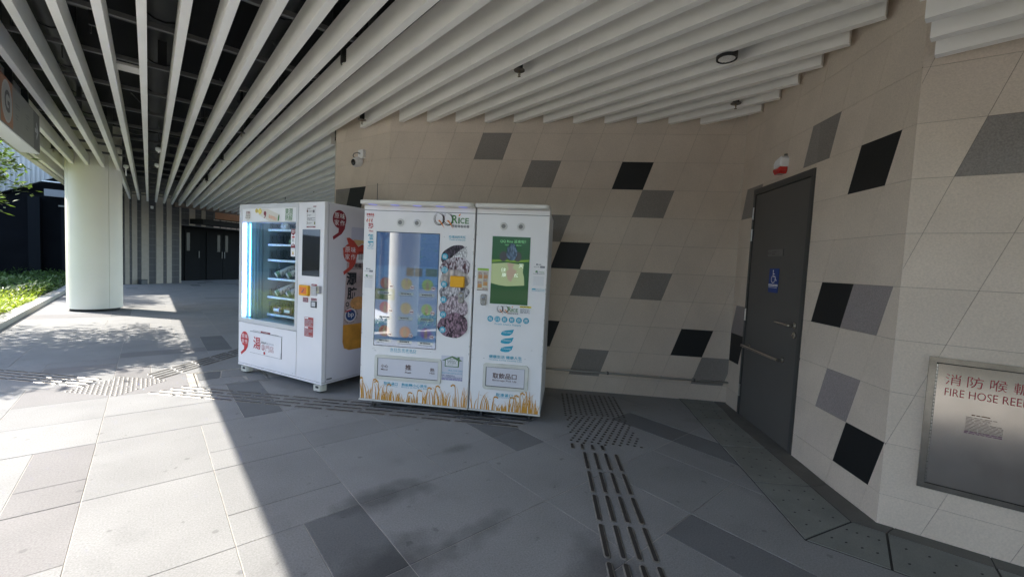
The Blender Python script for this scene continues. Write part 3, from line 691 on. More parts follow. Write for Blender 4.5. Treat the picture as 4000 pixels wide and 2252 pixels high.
fs_ = thing('wall_plate', 'small white square plate high on the far striped wall', 'sign', (-.72,20.35,0), math.atan2(.53,.848)); MB().panel(rr(.90,2.81,.99,2.91,.01), -.02, .0).build('plate', wht, fs_); lines(fs_, .92,2.84,.97,2.88, 1, dgrey, 24, 3)
bx = thing('ground_box', 'low dark junction box at the foot of the far striped wall', 'box', (-.72,20.35,0), math.atan2(.53,.848)); MB().panel(rect(.49,.0,.69,.17), -.18, -.01, .006).build('box_body', mat('box_dark', (.06,.065,.07), .5), bx); MB().panel(rect(.485,.17,.695,.18), -.19, -.005).build('box_lid', ductm, bx)
# pale building at the left; the undercroft's shade is put into near-black colours
db = thing('neighbour_building', 'pale ribbed building above an undercroft with its shade painted near-black beyond the planting', 'building', (0,24.0,0))
MB().box(-70,0,-.05,-.75,.3,3.2).build('undercroft_wall', mat('undercroft', (.006,.007,.009), .9, spec=.1, noise=.3, nscale=1.5), db)
rb = MB(); x = -16.
pal = mat('ribbed_cladding', (.40,.40,.395), .6, noise=.06, nscale=1)
slope = lambda x: min(3.95, max(3.05, 3.10+(x+4.1)*.55))
while x < -2.72:
    zb = slope(x); zc = slope(x+.06); rb.panel([(x,zb),(x+.06,zc),(x+.06,9),(x,9)], -.23, -.20); x += .12
rb.build('ribbed_cladding', pal, db); MB().panel([(-16,3.06),(-4.15,3.06),(-2.7,3.86),(-2.7,9),(-16,9)], -.20, -.02).build('cladding_sheet', pal, db)
MB().box(-70,-.19,3.05,-16,-.02,9).build('added_wing', mat('clad_back', (.50,.51,.53), .7), db); MB().box(-16,-.19,3.9,-.75,-.02,9).build('cladding_back', mat('clad_back', (.50,.51,.53), .7), db)  # far wing added out of view to cover the orange horizon in reflections
MB().panel([(-16,3.0),(-4.2,3.0),(-2.75,3.78),(-2.0,3.4),(-.75,3.2),(-.75,3.95),(-16,3.95)], -.15, -.01).build('dark_gable', mat('gable_shade_tone', (.016,.018,.022), .9, spec=.1), db)
MB().box(-2.95,-.6,3.10,-.75,-.3,3.36).build('grey_beam', mat('beam_grey', (.22,.23,.25), .6), db)
MB().box(-3.0,-.62,3.62,-2.3,-.58,3.66).build('light_rail', wht, db); MB().box(-2.36,-.62,3.40,-2.3,-.58,3.62).build('rail_post', wht, db)
for x in (-5.2,-3.4,-2.55): MB().box(x,-.35,0,x+.3,-.05,3.05).build('undercroft_pier', mat('pier_shade_tone', (.010,.012,.015), .9, spec=.1), db)
MB().box(-2.6,-.5,2.75,-1.9,-.45,2.80).build('strip', mat('dim_strip', (.2,.2,.18), .5), db)
sw = struct('light_blocking_wall', (-2.3,-1.5,0), 0, 'unseen beige wall added behind the viewer to darken the near wall'); MB().box(-.25,-8,-.05,0,0,2.9).build('wall_body', w_be, sw); MB().box(-.28,-8,2.9,.03,.03,2.96).build('coping', conc, sw)  # added out of view to keep light off the near wall
ob = thing('horizon_blocker', 'unseen low building added behind the viewer to block the horizon in reflections', 'building', (-17,-8,0))  # added out of view so mirrored surfaces miss the bright horizon
MB().box(-3,-18,-.05,0,18,4.6).build('wall', mat('opposite_dark', (.20,.205,.19), .8, noise=.3), ob); MB().box(-3.2,-18.2,4.6,.3,18.2,4.9).build('roof', conc, ob)
MB().box(-16,2,-.05,9,2.3,9).build('rear_mass', plen, db)

# ------------------------------------------------------------------ things on the walls
def on_wall(name, label, cat, org, d, group=None): return thing(name, label, cat, (org[0],org[1],0), math.atan2(d[1],d[0]), group)
# dome camera on corner wall (local s negative to the left of the corner)
t = on_wall('security_camera', 'white dome security camera with dark lens on the corner wall', 'security camera', OD, dD)
c0 = (-.565,-.01,2.575)
MB().lathe([(.058,.0),(.060,.03),(.052,.055)], c0, 24, 'y').build('mount_ring', wht, t, smooth=True)
b = MB(); ctr = Vector((-.565,-.065,2.560)); dirn = Vector((.12,-.95,-.18)).normalized()
u = dirn.orthogonal().normalized(); v = dirn.cross(u)
def ball(b, c, d, u, v, r, a0, a1, n=20, m=8):
    vs = []; fs = []
    for i in range(m+1):
        a = a0+(a1-a0)*i/m
        for k in range(n):
            q = 2*math.pi*k/n; vs.append(tuple(c+d*(r*math.cos(a))+(u*math.cos(q)+v*math.sin(q))*(r*math.sin(a))))
    for i in range(m):
        for k in range(n): fs.append((i*n+k,(i+1)*n+k,(i+1)*n+(k+1)%n,i*n+(k+1)%n))
    b.add(vs, fs)
ball(b, ctr, dirn, u, v, .058, .65, 3.1); b.build('camera_ball', wht, t, smooth=True)
b = MB(); ball(b, ctr+dirn*.007, dirn, u, v, .055, .01, .80); b.build('lens_dome', mat('lens_black', (.006,.006,.007), .18), t, smooth=True)
t2 = on_wall('junction_box', 'small white conduit box above the dome camera', 'box', OD, dD); MB().panel(rr(-.565,2.615,-.470,2.715,.006), -.045, 0, .004).build('box_body', wht, t2)
MB().tube([(-.51,-.05,2.665),(-.54,-.075,2.672),(-.585,-.085,2.665),(-.605,-.085,2.64),(-.59,-.07,2.61)], .006, 7).build('cable', dgrey, t2)
t = on_wall('conduit', 'thin vertical dark trim line rising from the left machines on the corner wall', 'conduit', OD, dD); MB().box(-.215,-.004,1.2,-.209,.0,2.29).build('strip', dgrey, t)
# pipe along the back wall
t = on_wall('wall_pipe', 'thin steel pipe running low along the back wall', 'pipe', OA, dA)
MB().cyl((-3.0,-.055,.236),(.90,-.055,.236),.011,10).build('pipe', mat('pipe_steel', (.42,.41,.38), .35, .9), t, smooth=True)
for s_ in (-2.7,-1.5,-.37,.55): b = MB(); b.cyl((s_,-.055,.236),(s_,.0,.236),.008,8); b.cyl((s_-.008,-.055,.236),(s_+.008,-.055,.236),.016,10); b.build('bracket', rail, t)
for s_ in (-.05,.2): MB().cyl((s_-.012,-.055,.236),(s_+.012,-.055,.236),.0145,10).build('coupling', mat('pipe_steel', (.42,.41,.38)), t)

# accessible toilet door
t = on_wall('toilet_door', 'dark grey accessible toilet door with blue wheelchair sign in the side wall', 'door', OB, dB)
b = MB(); x0, x1, zt = -1.060, -.107, 2.234
b.box(x0,-.012,0,x0+.035,.10,zt); b.box(x1-.035,-.012,0,x1,.10,zt); b.box(x0+.035,-.012,zt-.055,x1-.035,.10,zt); b.build('door_frame', framem, t)
lf = MB().panel(rect(x0+.038,.012,x1-.038,zt-.060), -.004, .04, .002).build('door_leaf', doorm, t)
MB().box(x0+.035,.05,0,x1-.035,.10,zt-.055).build('rebate', blackm, t)
b = MB(); b.box(x0+.038,-.010,zt-.0555,x1-.038,-.004,zt-.0545)
for z in (2.0,1.79,1.01,.25):
    h_ = MB(); h_.cyl((x0+.034,-.018,z-.05),(x0+.034,-.018,z+.05),.008,10); h_.cyl((x0+.034,-.018,z-.058),(x0+.034,-.018,z-.052),.0095,10); h_.cyl((x0+.034,-.018,z+.052),(x0+.034,-.018,z+.058),.0095,10); h_.build('hinge', steel, t)
stl = mat('handle_steel', (.62,.60,.56), .25, 1)
b = MB(); b.lathe([(.026,.0),(.026,.008),(.010,.010),(.010,.050)], (-.195,-.004,1.015), 16, 'y'); b.tube([(-.195,-.055,1.015),(-.23,-.058,1.015),(-.40,-.055,1.018),(-.412,-.048,1.018)], .0095, 10); b.build('lever_handle', stl, t, smooth=True)
b = MB(); b.lathe([(.026,.0),(.026,.010),(.018,.014)], (-.188,-.004,.940), 16, 'y'); b.box(-.196,-.028,.936,-.180,-.018,.944); b.build('lock_cylinder', stl, t, smooth=True)
b = MB(); b.tube([(-.955,-.062,.712),(-.29,-.062,.712)], .0145, 12); b.cyl((-.91,-.062,.712),(-.91,-.004,.712),.009,8); b.cyl((-.33,-.062,.712),(-.33,-.004,.712),.009,8); b.lathe([(.024,0),(.024,.006)], (-.91,-.004,.712), 14, 'y'); b.lathe([(.024,0),(.024,.006)], (-.33,-.004,.712), 14, 'y'); b.build('pull_bar', stl, t, smooth=True)
s1_ = MB().panel(rect(-.695,1.577,-.450,1.634), -.012, -.0045).build('name_plate', mat('plate_grey', (.17,.165,.16), .4, .3), t); 
def dly(o, y): o.location.y = y; return o
for (tx, a0, a1, a2, a3, mm) in (('C11', -.685,1.597,-.635,1.615, blk), ('Accessible', -.622,1.610,-.55,1.620, blk), ('洗手間', -.622,1.588,-.575,1.602, blk)): dly(text(t, tx, a0, a1, a2, a3, mm, 1), -.0115)
MB().panel(rr(-.650,1.257,-.495,1.467,.004), -.008, -.0045).build('wheelchair_sign', mat('sign_blue', (.012,.05,.26), .4), t)
ic = MB()
def stroke(b, pts, w_, y):
    for (a, c) in zip(pts[:-1], pts[1:]):
        a = Vector(a); c = Vector(c); d_ = (c-a).normalized(); n_ = Vector((-d_.y,d_.x))*w_/2; b.flat([tuple(a-n_),tuple(c-n_),tuple(c+n_),tuple(a+n_)][::1], y)
ic.flat(circ(-.583,1.447,.008,12), -.0092)
stroke(ic, [(-.583,1.438),(-.580,1.398),(-.548,1.398),(-.530,1.362),(-.520,1.366)], .009, -.0094); stroke(ic, [(-.581,1.420),(-.555,1.420)], .007, -.0095)
stroke(ic, [(-.577+.030*math.cos(R(a)), 1.373+.030*math.sin(R(a))) for a in range(115,395,20)], .007, -.0093); ic.build('wheelchair_symbol', wht, t)
decal(t, 'caption_band', rect(-.648,1.312,-.497,1.330), wht, 0).location.y = -.0075; dly(lines(t, -.640,1.316,-.505,1.326, 1, navy, 1, 3), -.0075); dly(lines(t, -.640,1.296,-.505,1.306, 1, wht, 1, 4), -.0075)
# strobe
t = on_wall('alarm_strobe', 'white and red alarm beacon above the toilet door', 'alarm beacon', OB, dB)
MB().panel([(-.62,2.335),(-.50,2.335),(-.495,2.405),(-.515,2.425),(-.60,2.405),(-.625,2.375)], -.065, 0, .010).build('beacon_body', wht, t)
b = MB(); b.panel([(-.610,2.300),(-.595,2.280),(-.525,2.280),(-.508,2.300),(-.508,2.3345),(-.612,2.3345)], -.075, -.002, .014); b.build('red_lens', mat('beacon_red', (.50,.015,.012), .2, coat=.6), t)
MB().cyl((-.515,-.02,2.425),(-.515,-.02,2.44),.014,10).build('gland', rail, t)
# fire hose cabinet
t = on_wall('fire_hose_cabinet', 'brushed steel fire hose reel cabinet set into the near wall', 'cabinet', OC, dC)
cabm = mat('cabinet_steel', (.66,.62,.57), .16, 1., noise=.12, nscale=7); cabf = mat('cabinet_frame_steel', (.46,.44,.40), .26, 1., noise=.25, nscale=12)
X0, X1, ZB, ZT = .137, .575, .285, 1.008
b = MB(); f_ = .028
b.panel([(X0,ZB),(X0+f_,ZB+f_),(X0+f_,ZT-f_),(X0,ZT)], -.016, .0); b.panel([(X1-f_,ZB+f_),(X1,ZB),(X1,ZT),(X1-f_,ZT-f_)], -.016, .0); b.panel([(X0,ZT),(X0+f_,ZT-f_),(X1-f_,ZT-f_),(X1,ZT)], -.016, .0); b.panel([(X0,ZB),(X1,ZB),(X1-f_,ZB+f_),(X0+f_,ZB+f_)], -.016, .0)
b.build('cabinet_frame', cabf, t)
MB().box(X0+.02,-.004,ZB+.02,X1-.02,-.0012,ZT-.02).build('shadow_gap', jointdk, t)
# slightly dished leaf: the curved sheet catches the bright paving in one band
dm = MB(); N = 10
dx0, dx1, dz0, dz1 = X0+f_+.009, X1-f_-.004, ZB+f_+.004, ZT-f_-.006
for i in range(N+1):
    z = dz0+(dz1-dz0)*i/N; q = (i/N-.5); y = -.0090+.010*q*q*0
    dm.v += [(dx0,y,z),(dx1,y,z)]
for i in range(N): dm.f.append((2*i,2*i+1,2*i+3,2*i+2))
dm.build('cabinet_door', cabm, t, smooth=True)
hb = MB()
for i in range(34):
    z = dz0+i*(dz1-dz0)/34; hb.cyl((X0+f_+.004,-.0135,z+.001),(X0+f_+.004,-.0135,z+(dz1-dz0)/34-.002),.0035,8)
hb.build('piano_hinge', mat('hinge_bright', (.62,.60,.55), .25, 1), t, smooth=True)
cr = pr('cabinet_red', (.36,.03,.05))
for i, ch in enumerate('消防喉轆'): 
    xx = .206+i*.0815; dly(text(t, ch, xx,.868,xx+.058,.925, cr, 1, -.012), -.009)
dly(text(t, 'FIRE HOSE REEL', .208,.808,.503,.848, cr, 1, -.012), -.009)
dly(lines(t, .315,.722,.395,.730, 1, brown, 1, 2), -.009); dly(lines(t, .296,.638,.430,.716, 11, pr('fine_print', (.25,.20,.18)), 1, 6, fill=.3), -.009); dly(lines(t, .294,.625,.430,.640, 2, pr('fine_mauve', (.18,.08,.16)), 1, 7), -.009)

# ------------------------------------------------------------------ vending machines
def screenmat(name, col, es, k=.42):
    if name in MATS: return MATS[name]
    if k > .3 and 'menu_glass' not in name and 'menu_top' not in name: es *= .45
    m = bpy.data.materials.new(name); m.use_nodes = True; n = m.node_tree.nodes; l = m.node_tree.links; b = n['Principled BSDF']
    b.inputs['Base Color'].default_value = (col[0]*.15,col[1]*.15,col[2]*.15,1); b.inputs['Roughness'].default_value = .3; b.inputs['Emission Color'].default_value = (*col,1); b.inputs['Emission Strength'].default_value = es
    g = n.new('ShaderNodeBsdfGlossy'); g.inputs['Roughness'].default_value = .03; x = n.new('ShaderNodeMixShader'); x.inputs[0].default_value = k
    l.new(b.outputs[0], x.inputs[1]); l.new(g.outputs[0], x.inputs[2]); l.new(x.outputs[0], n['Material Output'].inputs[0]); MATS[name] = m; return m
# --- soup machine (left) : local x along its front, y into the machine
SO = (.776,5.656); sdir = (.36678,-.93031)
soup = thing('vending_machine', 'white soup vending machine on castors with a lit glass front, leftmost of the three', 'vending machine', (SO[0],SO[1],0), math.atan2(sdir[1],sdir[0]), 'white vending machines')
W_, DZ, H_ = 1.423, .82, 1.92; cav = .70
b = MB()
b.box(0,.035,.10,W_,DZ,.60)                        # lower body behind the doors
b.box(0,.035,1.74,W_,DZ,H_-.004)
b.box(0,.035,.60,.030,DZ,1.74); b.box(1.0,.035,.60,W_,DZ,1.74); b.box(.03,DZ-.04,.60,1.0,DZ,1.74)
b.build('cabinet', sidem, soup)
lin = mat('liner_metal', (.42,.50,.52), .35, .25, noise=.1, nscale=6)
b = MB(); b.box(.0305,.04,.601,.034,DZ-.045,1.738); b.box(.034,DZ-.05,.601,.996,DZ-.041,1.738); b.box(.996,.04,.601,.9995,DZ-.045,1.738); b.box(.034,.04,.601,.996,DZ-.05,.606); b.build('liner', lin, soup)
b = MB()
for i in range(9): b.box(.034,.10+i*.018,.61,.040+.004*(i%2),.108+i*.018,1.73)
b.build('side_channels', mat('channel_grey', (.25,.32,.34), .4, .4), soup)
b = MB(); b.panel([(0,.60),(1.028,.60),(1.028,.645),(0,.645)], 0, .034); b.panel(rect(0,.645,.06,H_-.05), 0, .034); b.panel(rect(.988,.645,1.028,H_-.05), 0, .034); b.panel(rect(0,H_-.05,1.028,H_-.002), 0, .034); b.panel(rect(.06,1.722,.988,1.728), 0, .034)
b.build('glass_door_frame', mat('door_frame_silver', (.62,.62,.62), .35, .1), soup, bevel=.002)
MB().panel(rect(.06,1.728,.988,H_-.05), .002, .030).build('header_panel', wht, soup)
MB().flat(rect(.06,.645,.988,1.722), .012).build('glass_pane', glass, soup)
MB().panel(rect(.002,.125,1.026,.594), 0, .034, .003).build('lower_door', white2, soup)
MB().panel(rect(1.032,.125,1.421,H_-.002), 0, .034, .003).build('control_door', white2, soup)
MB().panel(rect(0,.10,W_,.121), -.002, .034, .002).build('bottom_rail', white2, soup)
MB().box(W_+.0005,.045,.13,W_+.002,DZ-.02,H_-.02).build('side_skin', sidem, soup)
# LED strips
led = mat('led_white', (.8,.9,1), .5, emit=(.55,.85,1.0), es=3.6); led2 = mat('led_blue', (.2,.2,1), .5, emit=(.10,.12,1.0), es=5); led3 = mat('led_cyan', (.2,.8,1), .5, emit=(.10,.65,1.0), es=4)
MB().box(.072,.020,.66,.088,.030,1.71).build('led_strip', led, soup); MB().box(.064,.020,.66,.070,.030,1.71).build('led_strip', led2, soup); MB().box(.115,.05,.66,.120,.06,1.71).build('led_strip', led3, soup)
b = MB()
for i in range(44): b.box(.0735,.0185,.668+i*.0238,.0865,.0197,.678+i*.0238)
b.build('led_chips', mat('led_chip', (1,1,1), .5, emit=(.9,.97,1), es=5.), soup)
# shelves (front edge .28 deep)
zs = [1.668,1.495,1.315,1.096,.878,.672]; sx0, sx1 = .085, .985; yf = .28
for i, z in enumerate(zs):
    MB().box(sx0,yf+.012,z-.012,sx1,.76,z-.006).build('shelf_tray', mat('tray_grey', (.30,.36,.38), .4, .3), soup)
    sf = MB().panel(rect(sx0,z-.020,sx1,z+.004), yf, yf+.010, .001).build('shelf_front', mat('shelf_front', (.66,.70,.70), .4), soup)
    hb = MB()
    for q in range(9): hb.box(sx0+.06+q*.1,yf-.0008,z-.012,sx0+.066+q*.1,yf,z-.006)
    hb.build('shelf_holes', dgrey, sf)
    b = MB(); b.box(sx0,yf+.015,z,sx0+.003,.70,z+.11 if i < 4 else z+.09); b.build('shelf_side', mat('tray_grey', (.3,.36,.38)), soup)
    if i < 5:
        b = MB()
        for q in range(5): b.box(sx0+.006,.40,z-.05-.022*q,sx0+.05,.402,z-.042-.022*q)
        b.build('rack_slots', dgrey, soup)
    b = MB()
    for c in range(4):
        xc = sx0+.13+c*.21; n = 60; b.tube([(xc+.062*math.cos(t_*.55), yf+.02+t_*.0072, z+.068+.062*math.sin(t_*.55)) for t_ in range(n)], .0022, 4)
        b.tube([(xc-.07,yf+.02,z+.02),(xc-.085,yf+.015,z+.05),(xc-.075,yf+.015,z+.09),(xc-.065,yf+.02,z+.05)], .0022, 4)
    b.build('spiral', mat('spiral_dark', (.03,.04,.04), .4, .6), soup)
MB().box(.34,.45,1.50,.46,.47,1.735).build('bracket_plate', lin, soup)
bp = MB()
for (a, c) in ((.36,1.70),(.43,1.70),(.36,1.60),(.43,1.60),(.40,1.56)): bp.cyl((a,.449,c),(a,.446,c),.006,6)
bp.build('bracket_holes', dgrey, soup)
# header prints
def comma_logo(par, cx, cz, r, m, mt, layer=1, tail=True):
    n = 28; P_ = [(cx+r*math.cos(2*math.pi*i/n), cz+r*1.1*math.sin(2*math.pi*i/n)) for i in range(n)]
    b = MB(); b.flat(P_, LAY(layer))
    b.flat([(cx-.10*r,cz-1.05*r),(cx+.88*r,cz-.50*r),(cx+.80*r,cz-1.10*r),(cx+.35*r,cz-1.75*r),(cx-.85*r,cz-2.55*r),(cx-.95*r,cz-2.15*r),(cx-.15*r,cz-1.62*r)], LAY(layer)-.0002)
    b.build('comma_logo', m, par)
    if r > .03:
        for ch, dx, dz in (('原',-.42,.40),('味',.42,.40),('家',-.42,-.42),('作',.42,-.42)):
            text(par, ch, cx+dx*r-.34*r, cz+dz*r-.33*r, cx+dx*r+.34*r, cz+dz*r+.33*r, mt, layer+1)
def off(o, dy):
    if o: o.location.y += dy
    return o
text(soup, '果潤', .815,1.800,.935,1.860, green, 1); text(soup, '熱解', .815,1.735,.935,1.790, green, 1); decal(soup, 'rule', rect(.815,1.793,.935,1.796), green, 1)
decal(soup, 'white_bubble', circ(.165,1.79,.048,18,.05), pr('off_white', (.74,.72,.66)), 1)
text(soup, '低糖', .125,1.812,.20,1.842, dred, 2); text(soup, '無添加', .13,1.787,.20,1.805, brown, 2); text(soup, '新鮮冷凍', .12,1.762,.205,1.780, brown, 2)
decal(soup, 'bottle_print', [(.36,1.80),(.46,1.765),(.56,1.728),(.70,1.728),(.72,1.80),(.52,1.86),(.42,1.862)], pr('bottle_cream', (.70,.67,.60)), 1)
decal(soup, 'lemon_print', circ(.385,1.838,.032,16,.03), pr('lemon', (.80,.62,.05)), 2); decal(soup, 'lemon_print', circ(.325,1.845,.026,16,.024), pr('cap_yellow', (.62,.50,.12)), 2); decal(soup, 'lemon_ring', circ(.385,1.838,.022,16,.02), pr('lemon_lt', (.85,.75,.25)), 3)
text(soup, '羅漢果雪梨水', .54,1.748,.68,1.785, orange, 2, rot=-14); decal(soup, 'chili_print', [(.695,1.732),(.715,1.735),(.722,1.79),(.712,1.80),(.698,1.77)], green, 2); comma_logo(soup, .475,1.815,.022, dred, wht, 2)
# sticker strip on glass
b = decal(soup, 'sticker_strip', rect(.918,1.367,.988,1.650), wht, 0)
for (z0, z1, up_) in ((1.585,1.648,False),(1.455,1.505,True)):
    P_ = [(.920,z1),(.920,z0+.02),(.953,z0),(.986,z0+.02),(.986,z1)] if not up_ else [(.920,z0),(.986,z0),(.986,z1-.02),(.953,z1),(.920,z1-.02)]
    if not up_: P_ = [P_[1],P_[2],P_[3],P_[4],P_[0]]
    decal(soup, 'red_tab', P_, dred, 1); lines(soup, .932,z0+.02,.974,z1-.006, 2, wht, 2, 3)
decal(soup, 'tag', rect(.935,1.558,.975,1.575), red, 1); lines(soup, .935,1.517,.972,1.550, 5, dgrey, 1, 5); lines(soup, .930,1.436,.978,1.446, 1, lgrey, 1, 5); decal(soup, 'pear', circ(.952,1.405,.012,12,.016), pr('pear', (.7,.5,.1)), 1); decal(soup, 'bowl', rect(.936,1.388,.970,1.394), red, 2)
# control door
tag(MB().panel(rect(1.098,1.18,1.364,1.646), -.003, .002, .001).build('display', screenmat('display_glass', (.012,.014,.018), .0, .28), soup))
decal(soup, 'instructions', rect(1.155,1.665,1.295,1.870), pr('paper', (.70,.70,.70)), 0)
decal(soup, 'red_tab', rect(1.255,1.868,1.300,1.877), dred, 1); text(soup, '使用指引', 1.158,1.845,1.22,1.858, brown, 1)
for n_, z in (('1',1.815),('2',1.775),('3',1.697)): text(soup, n_, 1.158,z,1.176,z+.026, brown, 1); lines(soup, 1.182,z+.004,1.245,z+.018, 2, dgrey, 1, int(z*100))
lines(soup, 1.165,1.732,1.285,1.765, 3, dgrey, 1, 8); decal(soup, 'icon', rect(1.25,1.812,1.275,1.838), dgrey, 1); decal(soup, 'icon', rect(1.27,1.695,1.288,1.722), pr('olive', (.2,.22,.08)), 1); decal(soup, 'red_tab', rect(1.160,1.664,1.292,1.676), dred, 1); lines(soup, 1.19,1.667,1.26,1.673, 1, wht, 2, 4)
def card_reader(par, x0, z0, x1, z1):
    b = MB(); b.panel(rr(x0,z0,x1,z1,.010), -.030, -.0002, .006); b.build('card_reader', yellow, par, smooth=True)
    m_ = .018; off(decal(par, 'reader_panel', rect(x0+m_,z0+m_,x1-m_,z1-m_), pr('reader_orange', (.78,.19,.03)), 1), -.029)
    b = MB(); cx, cz, s_ = (x0+x1)/2, (z0+z1)/2, (x1-x0)*.16; b.flat([(cx-s_*1.1,cz-s_*.9),(cx-s_*.2,cz-s_*.8),(cx+s_*.6,cz),(cx+s_*.9,cz+s_*1.1),(cx+s_*.1,cz+s_*.1)], LAY(2)-.029); b.build('reader_logo', navy, par)
card_reader(soup, 1.088,.980,1.228,1.085)
kp = MB().panel(rr(1.248,.990,1.336,1.078,.004), -.010, -.0002, .002).build('keypad', mat('keypad_grey', (.45,.45,.47), .4), soup)
b = MB()
for i in range(3):
    for j2 in range(4): b.panel(rr(1.256+i*.027,.997+j2*.0205,1.276+i*.027,1.012+j2*.0205,.003), -.0145, -.0102, .0015)
tag(b.build('keys', mat('key_silver', (.62,.62,.64), .3, .2), kp), kind='stuff')
b = MB(); b.panel(rr(1.352,1.015,1.400,1.092,.004), -.030, -.0002, .003); b.build('coin_slot', mat('coin_metal', (.50,.50,.52), .25, .9), soup); off(decal(soup, 'slot_mark', rect(1.362,1.035,1.372,1.080), blk, 1), -.029)
decal(soup, 'red_tab', rr(1.250,1.084,1.334,1.104,.004), dred, 1); lines(soup, 1.262,1.089,1.322,1.098, 1, wht, 2, 6)
decal(soup, 'red_notice', rr(1.122,.914,1.204,.960,.004), dred, 1); lines(soup, 1.128,.920,1.198,.955, 3, lgrey, 2, 7)
decal(soup, 'red_notice', rr(1.247,.938,1.332,.962,.004), dred, 1); lines(soup, 1.255,.944,1.325,.956, 1, lgrey, 2, 9)
b = MB(); b.panel(rect(1.247,.868,1.334,.932), -.006, -.0002, .001); b.build('scanner_frame', blk, soup); off(decal(soup, 'scanner_window', rect(1.262,.880,1.318,.924), pr('scan', (.55,.56,.58)), 1), -.0055)
decal(soup, 'red_notice', rr(1.154,.674,1.287,.764,.004), pr('notice_red', (.38,.06,.06)), 1); decal(soup, 'red_notice', rr(1.154,.567,1.287,.670,.004), pr('notice_red', (.38,.06,.06)), 1)
lines(soup, 1.162,.680,1.280,.742, 5, lgrey, 2, 11); lines(soup, 1.162,.574,1.280,.646, 6, lgrey, 2, 12); decal(soup, 'title_tab', rect(1.160,.747,1.212,.760), wht, 2); decal(soup, 'title_tab', rect(1.160,.650,1.212,.664), wht, 2)
# pick-up flap
b = MB(); b.box(.226,-.0006,.268,.794,0,.512); b.build('flap_recess', dgrey, soup)
MB().panel([(.232,.272),(.782,.272),(.782,.330),(.787,.340),(.787,.498),(.232,.498)], -.006, -.0008, .002).build('pickup_flap', white2, soup)
b = MB(); b.box(.226,-.009,.500,.800,0,.508); b.build('flap_lip', white2, soup)
decal(soup, 'strip', rect(.424,.512,.594,.530), dred, 1); lines(soup, .46,.517,.56,.525, 1, wht, 2, 3); lines(soup, .279,.518,.41,.528, 1, dgrey, 1, 13, fill=.3); lines(soup, .61,.513,.745,.521, 1, dgrey, 1, 14, fill=.3)
off(text(soup, '湯', .300,.322,.432,.458, red, 1, .01), -.006); off(text(soup, 'SOUP', .446,.398,.528,.418, dgrey, 1, .02), -.006); off(text(soup, 'PROSTORE', .536,.397,.668,.415, lgrey, 1), -.006); off(text(soup, '專門店', .446,.318,.668,.388, pr('thin_red', (.42,.10,.10)), 1, -.012), -.006); off(decal(soup, 'seal', rect(.488,.282,.516,.310), red, 1), -.006)
comma_logo(soup, .126,.410,.075, red, wht, 1)
b = MB()
for (x, z) in ((.98,.15),(1.33,.13),(.99,.60)): b.flat(circ(x,z,.004,8), LAY(0))
for i in range(26): x = random.uniform(.02,1.40); b.flat(rect(x,.121+random.uniform(0,.002),x+random.uniform(.004,.03),.1245), LAY(1))
b.build('scuffs', scuff, soup)
# castors
def castor(x, y):
    o = empty('castor'); o.parent = soup; o.location = (x, y, 0)
    b = MB(); b.lathe([(.030,.006),(.034,.010),(.034,.016)], n=14); b.build('foot_pad', blkg, o)
    b = MB(); b.prism([(-.055,-.045),(.04,-.045),(.055,-.02),(.055,.03),(-.055,.03)], .020, .085); b.build('castor_housing', mat('castor_ivory', (.58,.57,.50), .5), o, bevel=.006)
    MB().box(-.02,-.0465,.052,.025,-.044,.075).build('adjuster', blk, o); MB().cyl((-.045,-.015,.024),(-.045,.015,.024),.024,14).build('wheel', blkg, o); MB().box(-.03,-.03,.085,.03,.03,.10).build('mount', steel, o)
for x, y in ((.085,.06),(W_-.085,.06),(.085,.74),(W_-.085,.74)): castor(x, y)
# right side of the soup machine: child empty turned to that face
sf = empty('side_prints'); sf.parent = soup; sf.location = (W_+.002, 0, 0); sf.rotation_euler = (0,0,R(90))
comma_logo(sf, .172,1.765,.083, dred, wht, 1)
pcol = mat('poster_beige', (.46,.36,.34), .5, noise=.25, nscale=6)
decal(sf, 'bottle_cap_print', rr(.325,1.575,.56,1.705,.02), pr('cap_lilac', (.50,.50,.60)), 0)
decal(sf, 'label_print', [(.245,.68),(.60,.68),(.60,1.33),(.275,1.33)], pcol, 0)
decal(sf, 'drink_print', [(.245,.68),(.243,.50),(.262,.435),(.33,.405),(.60,.405),(.60,.68)][::1], mat('print_honey', (.60,.27,.03), .5, noise=.3, nscale=9), 1)
decal(sf, 'splash_print', [(.262,1.585),(.30,1.50),(.22,1.48),(.23,1.42),(.40,1.42),(.60,1.44),(.60,1.50),(.47,1.53),(.42,1.50),(.36,1.56),(.30,1.59)], pr('splash', (.48,.06,.04)), 2)
decal(sf, 'ginger_print', [(.35,1.56),(.42,1.51),(.47,1.54),(.60,1.51),(.60,1.57),(.36,1.575)], pr('ginger', (.62,.42,.20)), 1)
comma_logo(sf, .315,1.430,.090, pr('splash', (.48,.06,.04)), wht, 3)
decal(sf, 'barcode_label', rect(.41,1.34,.60,1.47), pr('white', (.8,.8,.8)), 1)
b = MB()
for i in range(14): b.flat(rect(.428+i*.010,1.365,.428+i*.010+(.003 if i%3 else .006),1.455), LAY(2))
b.build('barcode', blk, sf)
text(sf, '海底椰川貝', .330,1.275,.56,1.325, blk, 3, .01); lines(sf, .325,1.262,.55,1.270, 1, dgrey, 3, 4, fill=.5)
decal(sf, 'peach_print', circ(.44,.90,.11,20,.07), mat('print_peach', (.70,.35,.12), .5, noise=.3, nscale=14), 1)
text(sf, '潤', .272,1.095,.402,1.232, blk, 4, .03); text(sf, '肺', .285,.945,.410,1.075, blk, 4, .03)
b = MB(); n = 20
